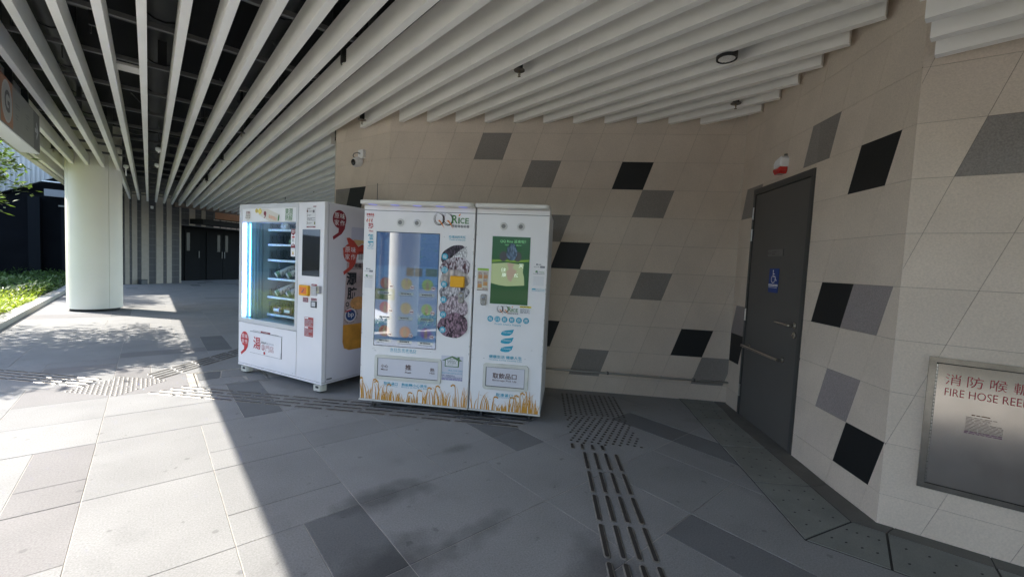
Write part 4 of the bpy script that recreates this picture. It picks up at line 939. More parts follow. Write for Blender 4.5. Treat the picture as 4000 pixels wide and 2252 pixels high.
for i in range(n):
    a = 2*math.pi*i/n; c = 2*math.pi*(i+1)/n; cx, cz = .292,.895; b.flat([(cx+.013*math.cos(a),cz+.015*math.sin(a)),(cx+.022*math.cos(a),cz+.025*math.sin(a)),(cx+.022*math.cos(c),cz+.025*math.sin(c)),(cx+.013*math.cos(c),cz+.015*math.sin(c))], LAY(4))
b.build('full_stop', blk, sf)
decal(sf, 'brand_ring', circ(.337,.778,.078,26,.072), pr('ring_white', (.62,.60,.62)), 3); decal(sf, 'brand_disc', circ(.337,.778,.062,26,.058), navy, 4); text(sf, 'bp', .302,.745,.378,.812, wht, 5); decal(sf, 'brand_flag', [(.262,.822),(.272,.812),(.345,.825),(.335,.838)], red, 5)
for i, ch in enumerate('HONG KONG TOP BRAND'):
    if ch == ' ': continue
    a = R(215+i*10.5); cx, cz = .337+.089*math.cos(a), .778+.083*math.sin(a); text(sf, ch, cx-.0065,cz-.008,cx+.0065,cz+.008, blk, 5, rot=math.degrees(a)+90)
for i, ch in enumerate('香港名牌'):
    a = R(140-i*24); cx, cz = .337+.089*math.cos(a), .778+.083*math.sin(a); text(sf, ch, cx-.010,cz-.010,cx+.010,cz+.010, blk, 5, rot=math.degrees(a)-90)
decal(sf, 'seam_line', rect(.044,.12,.0475,1.90), scuff, 0); decal(sf, 'bottom_edge', rect(.0,.118,.80,.122), scuff, 1); decal(sf, 'rating_plate', rect(.055,.140,.12,.155), dgrey, 1)
for i in range(4): decal(sf, 'rivet', circ(.44,.98+i*.10,.003,8), blk, 5)
# products in the soup machine
tubew = mat('tube_white', (.66,.66,.60), .35, coat=.3); capy = mat('tube_cap', (.72,.48,.10), .45); grn = mat('tube_green', (.16,.30,.16), .5)
ca, sa = sdir[0], sdir[1]
def world(s_, d_, z): return (SO[0]+s_*ca-d_*sa, SO[1]+s_*sa+d_*ca, z)
def soup_bottle(loc, label, capmat=capy):
    t = thing('soup_bottle', label, 'bottle', loc, math.atan2(sa, ca), 'soup bottles in the left vending machine')
    a = Vector((.10,.20,.115))*.95
    e = a.normalized(); P0 = Vector((0,0,.034))
    MB().tube([P0, P0+e*.004, P0+a*.85, P0+a*.95], [.030,.036,.036,.030], 14).build('bottle', tubew, t, smooth=True)
    MB().tube([P0+e*.012, P0+e*.045], [.0366,.0366], 14).build('base_band', grn, t, smooth=True)
    MB().tube([P0+a*.95, P0+a*1.12, P0+a*1.16], [.027,.027,.020], 12).build('cap', capmat, t, smooth=True)
    return t
first = None; n_ = 0; rows = [(3,'second lit shelf from the bottom group',capy)]
pos = {0:'leftmost', 1:'second from the left', 2:'third from the left', 3:'fourth from the left'}
for si, z, shelf in ((3,zs[3],'upper bottle shelf'), (4,zs[4],'lower bottle shelf')):
    for c in range(3):
        lb = 'soup bottle with yellow cap, %s, front of the %s' % (pos[c], shelf)
        loc = world(sx0+.13+c*.21-.02, yf+.03, z)
        if first is None: first = soup_bottle(loc, lb)
        else: dup(first, loc, lb)
    for c in range(2): dup(first, world(sx0+.13+c*.21+.01, yf+.20, z+.02), 'soup bottle %s, second rank of the %s' % (pos[c], shelf))
pk = mat('packet_dark', (.05,.07,.05), .35, noise=.5, nscale=40); pk2 = mat('packet_maroon', (.12,.05,.05), .35, noise=.5, nscale=30)
def packet(s_, d_, z, label, m, h=.10):
    t = thing('food_packet', label, 'packet', world(s_, d_, z), math.atan2(sa, ca), 'packets in the left vending machine')
    b = MB(); vs = []
    for i in range(5):
        for k in range(4): vs.append((i*.03-.06+.004*((i*k)%3), .012*math.sin(math.pi*i/4)*(-1), k*h/3))
    o = len(vs); vs += [(x, .02+.012*math.sin(math.pi*((i_)//4)/4), zz) for i_, (x, _, zz) in enumerate(vs)]
    fs = [(i*4+k, (i+1)*4+k, (i+1)*4+k+1, i*4+k+1) for i in range(4) for k in range(3)]; fs += [(o+a_, o+d2, o+c2, o+b2) for (a_, b2, c2, d2) in fs]
    b.add(vs, fs); b.build('wrapper', m, t); MB().box(-.05,-.014,h*.35,.05,-.0125,h*.7).build('wrapper_label', grn if m is pk else wht, t); return t
packet(.62,.36,zs[0], 'dark green leafy packet on the top shelf', pk); packet(.30,.34,zs[0], 'white labelled tub on the top shelf', tubew, .07); packet(.42,.36,zs[1], 'green packet in the coils of the second shelf', pk, .08)
for i in range(3): packet(.2+.2*i,.33,zs[5], ('left','middle','right')[i]+' maroon foil packet on the lowest shelf', pk2, .09)

# --- rice machines
QO = (1.48239,3.81087); qd = (.6642,-.7475); qa = math.atan2(qd[1], qd[0])
def rice_body(name, label, x0, x1, led_on):
    t = thing(name, label, 'vending machine', (QO[0],QO[1],0), qa, 'white vending machines')
    b = MB(); b.box(x0,.03,.08,x1,.78,1.868); b.build('cabinet', mat('rice_cabinet', (.60,.60,.61), .4), t, bevel=.003)
    MB().panel(rect(x0+.002,.086,x1-.002,1.8225), 0, .029, .004).build('front_door', white, t)
    MB().panel(rect(x0+.002,1.8265,x1-.002,1.868), 0, .029, .002).build('header_band', white, t)
    MB().box(x0+.004,.004,1.8225,x1-.004,.029,1.8265).build('header_seam', seam, t)
    q = x0-.002, x1+.0; P_ = []
    for i in range(7): a = R(180+90*i/6); P_.append((q[0]+.05+.05*math.cos(a), -.06+.05*math.sin(a)))
    for i in range(7): a = R(270+90*i/6); P_.append((q[1]-.05+.05*math.cos(a), -.06+.05*math.sin(a)))
    P_ += [(q[1],.30),(q[0],.30)]
    MB().prism(P_, 1.870, 1.902).build('canopy_cap', capm, t, bevel=.006)
    n = 5 if x1-x0 > .8 else 3; lm = mat('cap_led', (.5,.5,1), .5, emit=(.35,.38,1.0), es=.07) if led_on else mat('cap_lens', (.6,.6,.62), .3)
    for i in range(n): MB().cyl((x0+(x1-x0)*(i+.5)/n,-.045,1.8685),(x0+(x1-x0)*(i+.5)/n,-.045,1.8705),.040,18).build('cap_light', lm, t)
    for fx in (x0+.10, x1-.10):
        for fy in (.07,.68):
            ft = MB(); ft.lathe([(.030,0),(.032,.006),(.018,.016),(.008,.020),(.008,.08)], (fx,fy,0), 16); ft.build('levelling_foot', mat('foot_metal', (.20,.20,.20), .4, .8), t, smooth=True)
    for fx in (x0+.19, x1-.18): MB().cyl((fx-.015,.20,.03),(fx+.015,.20,.03),.03,14).build('castor', blkg, t)
    return t
def speaker_grille(par, x, z):
    b = MB(); b.lathe([(.034,0),(.034,.006),(.030,.009),(.020,.009),(.018,.005)], (x,-.0005,z), 24, 'y'); b.build('speaker_ring', mat('ring_ivory', (.66,.66,.63), .4), par, smooth=True)
    off(decal(par, 'speaker_mesh', circ(x,z,.018,18), mat('mesh_grey', (.30,.30,.29), .6), 1), -.0045)
    b = MB()
    for i in range(-3,4):
        for k in range(-3,4):
            if i*i+k*k < 12: b.flat(circ(x+i*.005,z+k*.005,.0014,6), LAY(2)-.0045)
    b.build('mesh_holes', dgrey, par)
def lock(par, x0, z0, x1, z1):
    b = MB(); b.panel(rr(x0,z0,x1,z1,.016), -.010, -.0002, .003); b.build('lock_plate', mat('lock_chrome', (.55,.55,.54), .22, 1), par, smooth=True)
    cx = (x0+x1)/2; b = MB(); b.lathe([(.017,0),(.017,.008),(.010,.010)], (cx,-.010,z1-.038), 16, 'y'); b.build('key_cylinder', mat('lock_dark', (.25,.25,.25), .3, 1), par, smooth=True)
    off(decal(par, 'lock_recess', rr(cx-.012,z0+.012,cx+.012,z1-.062,.008), mat('lock_dark2', (.35,.35,.35), .35, .9), 1), -.009)
def rice_logo(par, x0, z0, k, sub=True):
    for j2 in range(2):
        cx, cz = x0+.055*k+j2*.079*k, z0+.070*k
        b = MB()
        for ring, (r_, w_, a0, a1) in enumerate(((.050,.0030,100,430),(.043,.0080,-80,95),(.040,.0045,120,300),(.047,.0055,-120,60))):
            n = 18
            for i in range(n):
                a = R(a0+(a1-a0)*i/n); c = R(a0+(a1-a0)*(i+1)/n); ww = w_*math.sin(math.pi*(i+.6)/(n+.4))+.001
                b.flat([(cx+(r_-ww)*k*math.cos(a),cz+(r_-ww)*k*math.sin(a)*1.12),(cx+r_*k*math.cos(a),cz+r_*k*math.sin(a)*1.12),(cx+r_*k*math.cos(c),cz+r_*k*math.sin(c)*1.12),(cx+(r_-ww)*k*math.cos(c),cz+(r_-ww)*k*math.sin(c)*1.12)], LAY(1+ring*.2))
        b.build('ring_mark', pr('ink', (.06,.035,.03)), par)
        MB().flat([(cx-.012*k,cz-.012*k),(cx+.010*k,cz-.030*k),(cx+.048*k,cz-.078*k),(cx+.052*k,cz-.083*k),(cx+.030*k,cz-.040*k),(cx+.006*k,cz-.008*k)], LAY(3)).build('grain_mark', orange, par)
    x1 = x0+.172*k
    for (ch, a, c, hh) in (('R',0,.048,.070),('ı',.054,.066,.050),('C',.072,.108,.048),('E',.116,.148,.048)):
        text(par, ch, x1+a*k, z0+.037*k, x1+c*k, z0+(.037+hh)*k, green, 2, .012)
    b = MB()
    for (a, c) in ((-.004,.010),(.052,.068),(.114,.128)): b.flat(rect(x1+a*k, z0+.036*k, x1+c*k, z0+.041*k), LAY(2))
    b.build('letter_serifs', green, par)
    MB().flat([(x1+.054*k,z0+.100*k),(x1+.062*k,z0+.098*k),(x1+.072*k,z0+.112*k),(x1+.073*k,z0+.122*k),(x1+.060*k,z0+.114*k)], LAY(2)).build('leaf_mark', orange, par)
    if sub:
        for i, ch in enumerate('西龍傳香飯糰'): text(par, ch, x1+(-.004+i*.0265)*k, z0, x1+(.018+i*.0265)*k, z0+.025*k, blk, 2)
def wheat_print(par, x0, x1, seed):
    r2 = random.Random(seed); b = MB(); N_ = int((x1-x0)*120)
    for i in range(N_):
        x = x0+.01+(x1-x0-.02)*r2.random(); u_ = (x-x0)/(x1-x0)
        env = .05+.11*abs(math.cos(u_*math.pi*1.15))**1.2
        h_ = env*r2.uniform(.5,1.25); lean = r2.uniform(-.5,.5)*h_; wd = r2.uniform(.0018,.0055)
        pts = [(x+lean*(t_/6)**1.8, .088+h_*math.sin((t_/6)*1.5)/1.0) for t_ in range(7)]
        pts = [(min(max(p[0],x0+.004),x1-.004), p[1]) for p in pts]
        for k in range(6):
            a, c = pts[k], pts[k+1]; w0 = wd*(1-k/6.5); w1 = wd*(1-(k+1)/6.5)
            b.flat([(a[0]-w0,a[1]),(a[0]+w0,a[1]),(c[0]+w1,c[1]),(c[0]-w1,c[1])], LAY(1)-.00002*i/N_)
    for i in range(int((x1-x0)*9)):       # drooping ears
        x = x0+.03+(x1-x0-.08)*r2.random(); s_ = r2.choice([-1,1]); u_ = (x-x0)/(x1-x0); h_ = .09+.11*abs(math.cos(u_*math.pi*1.15))**1.2; last = None
        for t_ in range(14):
            a = t_/13; px = x+s_*(.02*a+.045*max(0,a-.6)*1.6); pz = .088+h_*math.sin(min(a,1)*2.0)/1.0
            px = min(max(px,x0+.008),x1-.008)
            if last:
                wv = .003 if a < .62 else .0052+.0018*(t_%2)
                dx, dz = px-last[0], pz-last[1]; L = math.hypot(dx,dz) or 1; nx, nz = -dz/L*wv, dx/L*wv
                P_ = [(last[0]-nx,last[1]-nz),(px-nx,pz-nz),(px+nx,pz+nz),(last[0]+nx,last[1]+nz)]
                sgn = sum(P_[q-1][0]*P_[q][1]-P_[q][0]*P_[q-1][1] for q in range(4)); b.flat(P_ if sgn > 0 else P_[::-1], LAY(1.2)-.00002*i)
            last = (px,pz)
    b.build('wheat_print', wheat, par)
def scuffs(par, x0, x1, seed):
    r2 = random.Random(seed); b = MB()
    for i in range(46):
        e = r2.random()
        if e < .5: x = r2.choice([x0+.006, x1-.008])+r2.uniform(-.003,.003); z = r2.uniform(.3,1.75); b.flat(rect(x,z,x+r2.uniform(.001,.004),z+r2.uniform(.003,.02)), LAY(0))
        else: x = r2.uniform(x0+.02,x1-.05); z = r2.choice([.20,.56,1.18,1.60,.66])+r2.uniform(-.02,.02); b.flat(rect(x,z,x+r2.uniform(.004,.022),z+r2.uniform(.001,.0025)), LAY(0))
    b.build('scuffs', scuff, par)
def grain_mat(name, c1, c2, scale=95, thr=.45):
    if name in MATS: return MATS[name]
    m = bpy.data.materials.new(name); m.use_nodes = True; n = m.node_tree.nodes; l = m.node_tree.links; b = n['Principled BSDF']; b.inputs['Roughness'].default_value = .45
    tc = n.new('ShaderNodeTexCoord'); mp = n.new('ShaderNodeMapping'); mp.inputs['Scale'].default_value = (1,.01,.45); mp.inputs['Rotation'].default_value = (0,.6,0); l.new(tc.outputs['Object'], mp.inputs[0])
    nz = n.new('ShaderNodeTexNoise'); nz.inputs['Scale'].default_value = 30; l.new(mp.outputs[0], nz.inputs[0])
    ad = n.new('ShaderNodeMix'); ad.data_type = 'VECTOR'; ad.inputs[0].default_value = .04; l.new(mp.outputs[0], ad.inputs[4]); l.new(nz.outputs[1], ad.inputs[5])
    vo = n.new('ShaderNodeTexVoronoi'); vo.inputs['Scale'].default_value = scale; l.new(ad.outputs[1], vo.inputs['Vector'])
    wn = n.new('ShaderNodeTexNoise'); wn.inputs['Scale'].default_value = 18; l.new(tc.outputs['Object'], wn.inputs[0])
    sm = n.new('ShaderNodeMath'); sm.operation = 'MULTIPLY_ADD'; sm.inputs[1].default_value = .8; l.new(vo.outputs['Color'], sm.inputs[0]); l.new(wn.outputs[0], sm.inputs[2])
    cr_ = n.new('ShaderNodeValToRGB'); cr_.color_ramp.elements[0].position = thr+.2; cr_.color_ramp.elements[1].position = thr+.55; cr_.color_ramp.elements[0].color = (*c1,1); cr_.color_ramp.elements[1].color = (*c2,1)
    l.new(sm.outputs[0], cr_.inputs[0]); mx = n.new('ShaderNodeMix'); mx.data_type = 'RGBA'; mx.blend_type = 'MULTIPLY'; mx.inputs[0].default_value = 1; l.new(cr_.outputs[0], mx.inputs[6])
    mr = n.new('ShaderNodeMapRange'); mr.inputs[1].default_value = .15; mr.inputs[2].default_value = .7; mr.inputs[3].default_value = 1.15; mr.inputs[4].default_value = .45; l.new(vo.outputs['Distance'], mr.inputs[0]); l.new(mr.outputs[0], mx.inputs[7])
    l.new(mx.outputs[2], b.inputs['Base Color']); MATS[name] = m; return m

m1 = rice_body('vending_machine', 'wide white hot rice roll vending machine with blue menu screen, middle of the three', 0, 1.035, True)
wheat_print(m1, 0.004, 1.031, 5); scuffs(m1, 0, 1.035, 3)
for x in (.348,.503): speaker_grille(m1, x, 1.722)
rice_logo(m1, .652,1.694,1.02)
# hot text column
text(m1, '即買即食', .026,1.772,.098,1.796, red, 1, .02); text(m1, 'Ready-to-eat', .030,1.757,.097,1.768, red, 1)
for i in range(3):
    pts = [(.032+i*.022+.006*math.sin(t_*1.2), 1.746-t_*.0045) for t_ in range(7)]; b = MB(); stroke(b, pts, .007, LAY(1)); b.build('steam_mark', (red, orange, red)[i], m1)
text(m1, '熱', .042,1.658,.096,1.708, red, 1, .02); text(m1, 'Hot', .053,1.628,.093,1.646, red, 1, .01); text(m1, '飯', .043,1.556,.097,1.608, blue, 1, .02); text(m1, '糰', .042,1.492,.097,1.546, blue, 1, .02); text(m1, 'Rice Roll', .042,1.474,.098,1.484, blue, 1)
def socials(par, x, z, w_):
    decal(par, 'page_mark', rect(x+w_*.22,z+.108,x+w_*.34,z+.120), pr('slate', (.06,.07,.10)), 1); lines(par, x+w_*.4,z+.107,x+w_*.72,z+.119, 2, dgrey, 1, 3); text(par, 'QQriceHK', x,z+.088,x+w_*.55,z+.098, dgrey, 1); decal(par, 'button_mark', rect(x+w_*.6,z+.086,x+w_,z+.102), pr('slate', (.06,.07,.10)), 1); text(par, '搜尋', x+w_*.68,z+.089,x+w_*.92,z+.099, wht, 2)
    decal(par, 'chat_mark', circ(x+w_*.28,z+.052,.011,12,.009), green, 1); decal(par, 'chat_mark', circ(x+w_*.36,z+.045,.008,12,.007), lgrey, 2); text(par, 'WeChat', x+w_*.5,z+.044,x+w_,z+.056, green, 1); text(par, 'ID:QQRiceHKA2M', x,z+.028,x+w_,z+.038, dgrey, 1)
socials(m1, .020,1.178,.078); decal(m1, 'blank_label', rect(.022,1.118,.098,1.200), pr('label_paper', (.72,.72,.72)), 0)
# menu screen
b = MB(); b.box(.124,-.0012,.592,.720,0,1.636); b.build('screen_bezel', blk, m1)
scr = MB().flat(rect(.130,.598,.716,1.630), -.0022).build('menu_screen', screenmat('menu_glass', (.04,.14,.32), .20), m1)
def sdec(name, poly, col, es, layer): return MB().flat(poly, -.0022-.0002*layer).build(name, screenmat('lit_'+name+str(layer), col, es), m1)
sdec('menu_top', rect(.130,1.33,.716,1.630), (.006,.05,.16), .30, 1)
for i, c in enumerate([(.42,1.245),(.50,1.245)]): MB().flat(rect(c[0],c[1],c[0]+.07,c[1]+.075), -.0027).build('menu_tab', screenmat('menu_tab', (.02,.02,.02), .2), m1)
MB().flat(rect(.60,1.25,.71,1.32), -.0027).build('menu_tab', screenmat('menu_tab_green', (.01,.06,.04), .3), m1)
sdec('grass_reflection', rect(.130,1.02,.315,1.12), (.02,.07,.02), .5, 2)  # mirrored grass painted as a green patch on the screen
cols3 = [[(.30,.10,.10),(.30,.30,.08),(.25,.45,.05)],[(.40,.05,.12),(.35,.30,.10),(.12,.40,.06)],[(.35,.05,.10),(.50,.15,.05),(.15,.08,.50)]]
for ri, z in enumerate((1.172,.950,.733)):
    for ci, x in enumerate((.226,.425,.622)):
        col = cols3[ri][ci]; nm = 'menu_item_%d' % (ri*3+ci)
        MB().flat(circ(x,z,.052,22), -.0028).build('menu_item', screenmat('lit_'+nm, col, .22), m1)
        MB().flat([(x-.013,z-.045),(x+.013,z-.045),(x+.015,z+.005),(x+.006,z+.028),(x+.006,z+.045),(x-.006,z+.045),(x-.006,z+.028),(x-.015,z+.005)], -.0031).build('menu_bottle', screenmat('lit_bottle', (.20,.16,.10), .35), m1)
        b = MB(); b.flat(circ(x+.055,z-.028,.023,16), -.0033); b.build('price_ring', screenmat('lit_ring', (.22,.12,.24), .3), m1); b = MB(); b.flat(circ(x+.055,z-.028,.018,16), -.0035); b.build('price_disc', screenmat('lit_price', (.30,.35,.42), .45), m1)
        o = text(m1, '售罄', x+.041,z-.035,x+.069,z-.021, mat('lit_text_red', (.15,.01,.02), .2), 1, .02); off(o, -.0012)
        MB().flat(rect(x-.075,z-.104,x+.070,z-.075), -.0030).build('menu_caption', screenmat('lit_caption', (.10,.19,.24), .45), m1); off(lines(m1, x-.05,z-.097,x+.045,z-.082, 1, dgrey, 1, ri*3+ci+2, fill=.8), -.0008); off(lines(m1, x-.065,z-.112,x+.06,z-.105, 1, dgrey, 1, ri*3+ci+9, fill=.5), -.0008)
text(m1, '吃得出的天然', .803,1.600,.955,1.624, blue, 1, .01); text(m1, 'Taste of Nature', .806,1.581,.952,1.595, blue, 1)
# rice ball prints
def blob(cx, cz, rx, rz, seed, n=26, rot=0.):
    r2 = random.Random(seed); ph = [r2.uniform(0,6.28) for _ in range(3)]; out = []
    for i in range(n):
        a = 2*math.pi*i/n; k = 1+.035*math.sin(3*a+ph[0])+.02*math.sin(7*a+ph[1]); x, z = rx*k*math.cos(a), rz*k*math.sin(a); out.append((cx+x*math.cos(rot)-z*math.sin(rot), cz+x*math.sin(rot)+z*math.cos(rot)))
    return out
dark_g = grain_mat('grain_black', (.006,.005,.010), (.10,.07,.10), 80, .5); whg = grain_mat('grain_white', (.38,.39,.40), (.80,.80,.80), 95, .2); redg = grain_mat('grain_red', (.10,.012,.025), (.66,.60,.64), 75, .42); beig = grain_mat('grain_beige', (.42,.36,.33), (.62,.56,.52), 30, .3)
greyg = grain_mat('grain_grey', (.06,.055,.07), (.68,.66,.68), 55, .40); pinkg = grain_mat('grain_pink', (.20,.14,.17), (.62,.52,.56), 80, .42); purg = grain_mat('grain_purple', (.025,.008,.022), (.36,.22,.28), 85, .45)
decal(m1, 'rice_print', blob(.852,1.447,.122,.085,1,rot=.55), dark_g, 1)
decal(m1, 'rice_print', [(.80,1.395),(.86,1.455),(.92,1.505),(.968,1.535),(.975,1.47),(.965,1.40),(.94,1.36),(.86,1.35)][::-1][::-1], whg, 2)
decal(m1, 'rice_print', blob(.872,1.335,.138,.100,2,rot=.15), redg, 3)
decal(m1, 'rice_print', blob(.868,1.225,.138,.098,3,rot=.1), beig, 4)
decal(m1, 'rice_print', blob(.868,1.120,.138,.080,4,rot=.08), greyg, 5)
decal(m1, 'rice_print', blob(.872,.985,.134,.105,5,rot=.05), pinkg, 6)
decal(m1, 'rice_print', blob(.872,.825,.140,.112,6,rot=.18), purg, 7)
for (x, z, ch) in ((.774,1.436,'每'),(.776,1.317,'日'),(.776,1.190,'新'),(.776,1.051,'鮮'),(.777,.918,'供'),(.777,.780,'應')):
    decal(m1, 'cyan_disc', circ(x,z,.029,22,.029), blue, 8); text(m1, ch, x-.018,z-.018,x+.018,z+.018, wht, 9)
card_reader(m1, .836,1.170,.964,1.268); lock(m1, .909,1.028,.962,1.122)
for o in list(m1.children):
    if o.name.startswith(('card_reader','lock_plate')): o.location.y = -.006
for i, ch in enumerate('每日吃得健康D'): text(m1, ch, .291+i*.0365,.556,.291+i*.0365+.026,.578, blue, 1)
text(m1, 'Eat Healthier and Stay Healthy', .291,.541,.538,.553, blue, 1)
def slot(par, x0, z0, x1, z1, ix0, iz0, ix1, iz1):
    O = rr(x0,z0,x1,z1,.028,6); I = rr(ix0,iz0,ix1,iz1,.004,6); b = MB(); n = len(O)
    vs = [(p[0],0,p[1]) for p in O]+[(p[0]*.985+ (x0+x1)/2*.015,-.012,p[1]*.985+(z0+z1)/2*.015) for p in O]+[(p[0],-.012,p[1]) for p in I]+[(p[0],-.001,p[1]) for p in I]
    fs = []
    for r_ in range(3):
        for i in range(n): fs.append((r_*n+i, r_*n+(i+1)%n, (r_+1)*n+(i+1)%n, (r_+1)*n+i))
    b.add(vs, fs); b.build('slot_frame', cream, par, smooth=True)
    MB().box(ix0,-.0025,iz0,ix1,-.0005,iz1).build('slot_gap', seam, par)
    MB().panel(rect(ix0+.004,iz0+.005,ix1-.003,iz1-.004), -.006, -.0026, .001).build('slot_flap', mat('flap_white', (.66,.65,.68), .4), par)
slot(m1, .140,.280,.782,.510, .172,.312,.750,.483)
for (s_, a0, a1, a2, a3) in (('小心',.207,.394,.276,.424),('Mind',.208,.370,.270,.384),('推',.440,.386,.498,.438),('Push',.440,.357,.498,.374),('熱',.676,.391,.716,.424),('Hot',.673,.369,.720,.385)): off(text(m1, s_, a0, a1, a2, a3, brown, 1, .006), -.006)
# house notice
decal(m1, 'notice_sheet', rect(.776,.324,.978,.548), pr('sheet', (.62,.62,.68)), 0)
decal(m1, 'house_mark', [(.810,.448),(.940,.448),(.944,.505),(.972,.508),(.945,.522),(.945,.542),(.925,.542),(.925,.532),(.876,.548),(.782,.503),(.810,.503)], pr('house_green', (.10,.20,.08)), 1)
decal(m1, 'house_panel', [(.818,.455),(.930,.455),(.930,.507),(.876,.533),(.818,.508)], wht, 2)
for (s_, a0, a1, a2, a3) in (('我們',.855,.512,.897,.525),('捐贈食物予',.829,.497,.923,.509),('慈善機構',.835,.483,.915,.495),('We are the food donor',.828,.472,.922,.480),('of Charity Organizations',.828,.460,.922,.468)): text(m1, s_, a0, a1, a2, a3, pr('house_text', (.03,.06,.03)), 3)
text(m1, '(852) 3105 5303', .842,.405,.974,.423, blue, 2); text(m1, 'http://www.qqrice.com.hk', .786,.382,.974,.399, blue, 2)
text(m1, '負責人：銳龍環球有限公司', .786,.362,.905,.373, navy, 2); text(m1, '地址：新界葵涌葵昌路100號葵匯工業大廈17樓', .786,.348,.972,.358, navy, 2); lines(m1, .786,.326,.974,.344, 2, pr('violet', (.12,.10,.35)), 2, 5, fill=.5)
text(m1, '取熱餐口', .235,.233,.370,.262, blue, 1, .01); text(m1, 'Hot Food Pick Up', .236,.219,.370,.229, blue, 1); text(m1, '熱飯糰小心燙手', .408,.234,.652,.262, blue, 1, .01); text(m1, 'Beware of Hot Rice Roll', .409,.220,.650,.231, blue, 1)
MB().box(-.004,-.006,.072,1.035,.05,.084).build('bottom_trim', capm, m1)

m2 = rice_body('vending_machine', 'narrow white cold beverage vending machine with green screen, rightmost of the three', 1.047, 1.688, False)
wheat_print(m2, 1.051, 1.684, 15); scuffs(m2, 1.047, 1.688, 13)
for x in (1.289,1.440): speaker_grille(m2, x, 1.722)
b = MB(); b.box(1.192,-.0012,1.038,1.534,0,1.637); b.build('screen_bezel', mat('bezel_white', (.7,.7,.7), .4), m2)
def gdec(name, poly, col, es, layer, m_=None): return MB().flat(poly, -.0022-.0003*layer).build(name, m_ or screenmat('glow_'+name+str(layer), col, es*.42, .06), m2)
gdec('green_screen', rect(1.197,1.043,1.530,1.633), (.010,.060,.014), .42, 0)
gdec('meadow_band', [(1.197,1.405),(1.300,1.418),(1.420,1.412),(1.530,1.425),(1.530,1.440),(1.400,1.432),(1.300,1.436),(1.197,1.428)], (.12,.22,.02), .42, 1)
gdec('cloth', [(1.197,1.224),(1.270,1.208),(1.340,1.202),(1.430,1.210),(1.494,1.216),(1.488,1.290),(1.476,1.330),(1.482,1.405),(1.440,1.398),(1.340,1.408),(1.197,1.395)], (.30,.38,.20), .40, 2)
gdec('rice_ball', circ(1.300,1.462,.036,18,.044), (.05,.05,.05), .3, 3); gdec('rice_ball', circ(1.425,1.462,.034,18,.044), (.10,.13,.16), .3, 3)
MB().flat(blob(1.372,1.500,.046,.076,9), -.0034).build('rice_ball', grain_mat('grain_screen', (.02,.05,.10), (.20,.30,.42), 60, .42), m2)
gdec('pink_figure', [(1.345,1.262),(1.375,1.240),(1.400,1.30),(1.425,1.34),(1.385,1.36),(1.400,1.40),(1.335,1.405),(1.352,1.35),(1.330,1.33)], (.30,.24,.18), .42, 4)
for (s_, a0, a1, a2, a3) in (('健',1.285,1.325,1.325,1.360),('康',1.292,1.283,1.332,1.318),('天',1.438,1.368,1.478,1.402),('然',1.400,1.283,1.436,1.315)): off(text(m2, s_, a0, a1, a2, a3, mat('glow_text', (.3,.35,.3), .3, emit=(.4,.5,.4), es=.22), 1, .01), -.0014)
off(text(m2, 'QQ Rice 返來啦！', 1.265,1.578,1.490,1.608, mat('glow_text2', (.12,.25,.12), .3, emit=(.08,.22,.10), es=.3), 1), -.0008); off(text(m2, 'QQ Rice is Back!', 1.308,1.555,1.452,1.567, mat('glow_text2', (.12,.25,.12)), 1), -.0008)
decal(m2, 'steps_sticker', rect(1.075,1.153,1.175,1.348), pr('steps', (.62,.60,.50)), 0); decal(m2, 'steps_header', rect(1.075,1.330,1.175,1.348), lime, 1); lines(m2, 1.092,1.335,1.150,1.343, 1, green, 2, 3)
for (x, z, m_) in ((1.083,1.258,red),(1.130,1.258,red),(1.080,1.176,orange),(1.130,1.196,orange)):
    lines(m2, x,z+.036,x+.036,z+.058, 3, dred, 2, int(z*100)+int(x*10)); decal(m2, 'step_picture', rect(x,z,x+.038,z+.034), pr('step_box', (.55,.35,.15)), 1)
    b = MB()
    for i in range(3):
        for k in range(3): b.flat(circ(x+.007+i*.012,z+.006+k*.011,.0032,6), LAY(2))
    b.build('step_items', m_, m2)
lines(m2, 1.125,1.162,1.172,1.178, 2, dred, 2, 9); decal(m2, 'step_rule', rect(1.075,1.153,1.175,1.158), brown, 1)
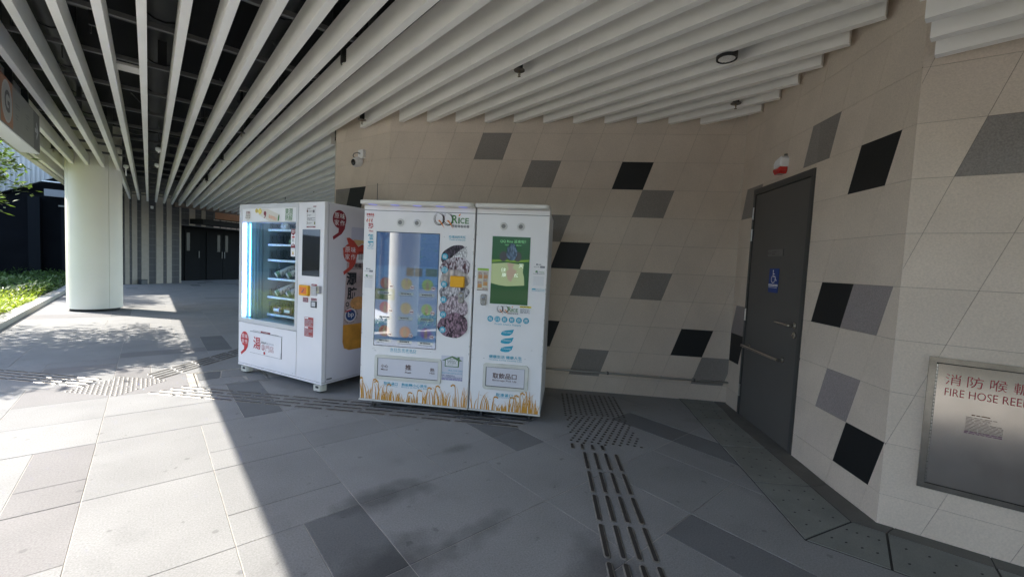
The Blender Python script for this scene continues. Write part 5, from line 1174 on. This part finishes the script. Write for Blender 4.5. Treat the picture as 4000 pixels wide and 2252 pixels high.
socials(m2, 1.570,1.290,.094); decal(m2, 'blank_label', rect(1.570,1.222,1.663,1.302), pr('label_paper', (.72,.72,.72)), 0)
decal(m2, 'phone_print', rect(1.562,1.184,1.596,1.194), blue, 1); text(m2, '(852)3105 5303', 1.600,1.183,1.674,1.194, blue, 1); text(m2, 'http://www.qqrice.com.hk', 1.562,1.170,1.674,1.181, blue, 1)
lock(m2, 1.112,1.021,1.166,1.123)
rice_logo(m2, 1.258,.958,.60); decal(m2, 'price_label', rect(1.464,.968,1.565,1.037), wht, 2); decal(m2, 'label_header', rect(1.464,1.021,1.565,1.037), ylab, 3); lines(m2, 1.470,1.024,1.55,1.034, 1, blk, 4, 3); lines(m2, 1.470,.972,1.558,1.015, 5, dgrey, 4, 4)
for i, ch in enumerate('每日新鮮供應'):
    x = 1.2075+i*.0637; decal(m2, 'cyan_disc', circ(x,.908,.0262,22), blue, 1); text(m2, ch, x-.016,.892,x+.016,.924, wht, 2)
text(m2, 'Fresh Dairy Supply', 1.249,.853,1.486,.873, blue, 1)
for (z, s_) in ((.776,'不添加人造味素'),(.705,'不添加防腐劑'),(.631,'不添加味精')):
    decal(m2, 'leaf_print', [(1.307,z+.002),(1.320,z-.008),(1.350,z-.012),(1.385,z-.008),(1.410,z+.012),(1.424,z+.050),(1.400,z+.044),(1.350,z+.036),(1.318,z+.024)], blue, 1); text(m2, s_, 1.320,z+.012,1.402,z+.024, wht, 2)
text(m2, '健康生活 健康人生', 1.211,.558,1.504,.588, blue, 1, .012); text(m2, 'Healthy Living Healthy Life', 1.212,.538,1.504,.551, blue, 1)
slot(m2, 1.162,.275,1.570,.511, 1.189,.304,1.538,.480)
off(text(m2, '取飲品口', 1.252,.380,1.467,.430, brown, 1, .010), -.006); off(text(m2, 'Beverage Pick Up', 1.252,.352,1.467,.372, brown, 1), -.006)
text(m2, '取凍餐口', 1.288,.217,1.437,.248, blue, 1, .01); text(m2, 'Cold Food Pick Up', 1.288,.203,1.437,.214, blue, 1)
MB().box(1.043,-.006,.072,1.690,.05,.084).build('bottom_trim', capm, m2)
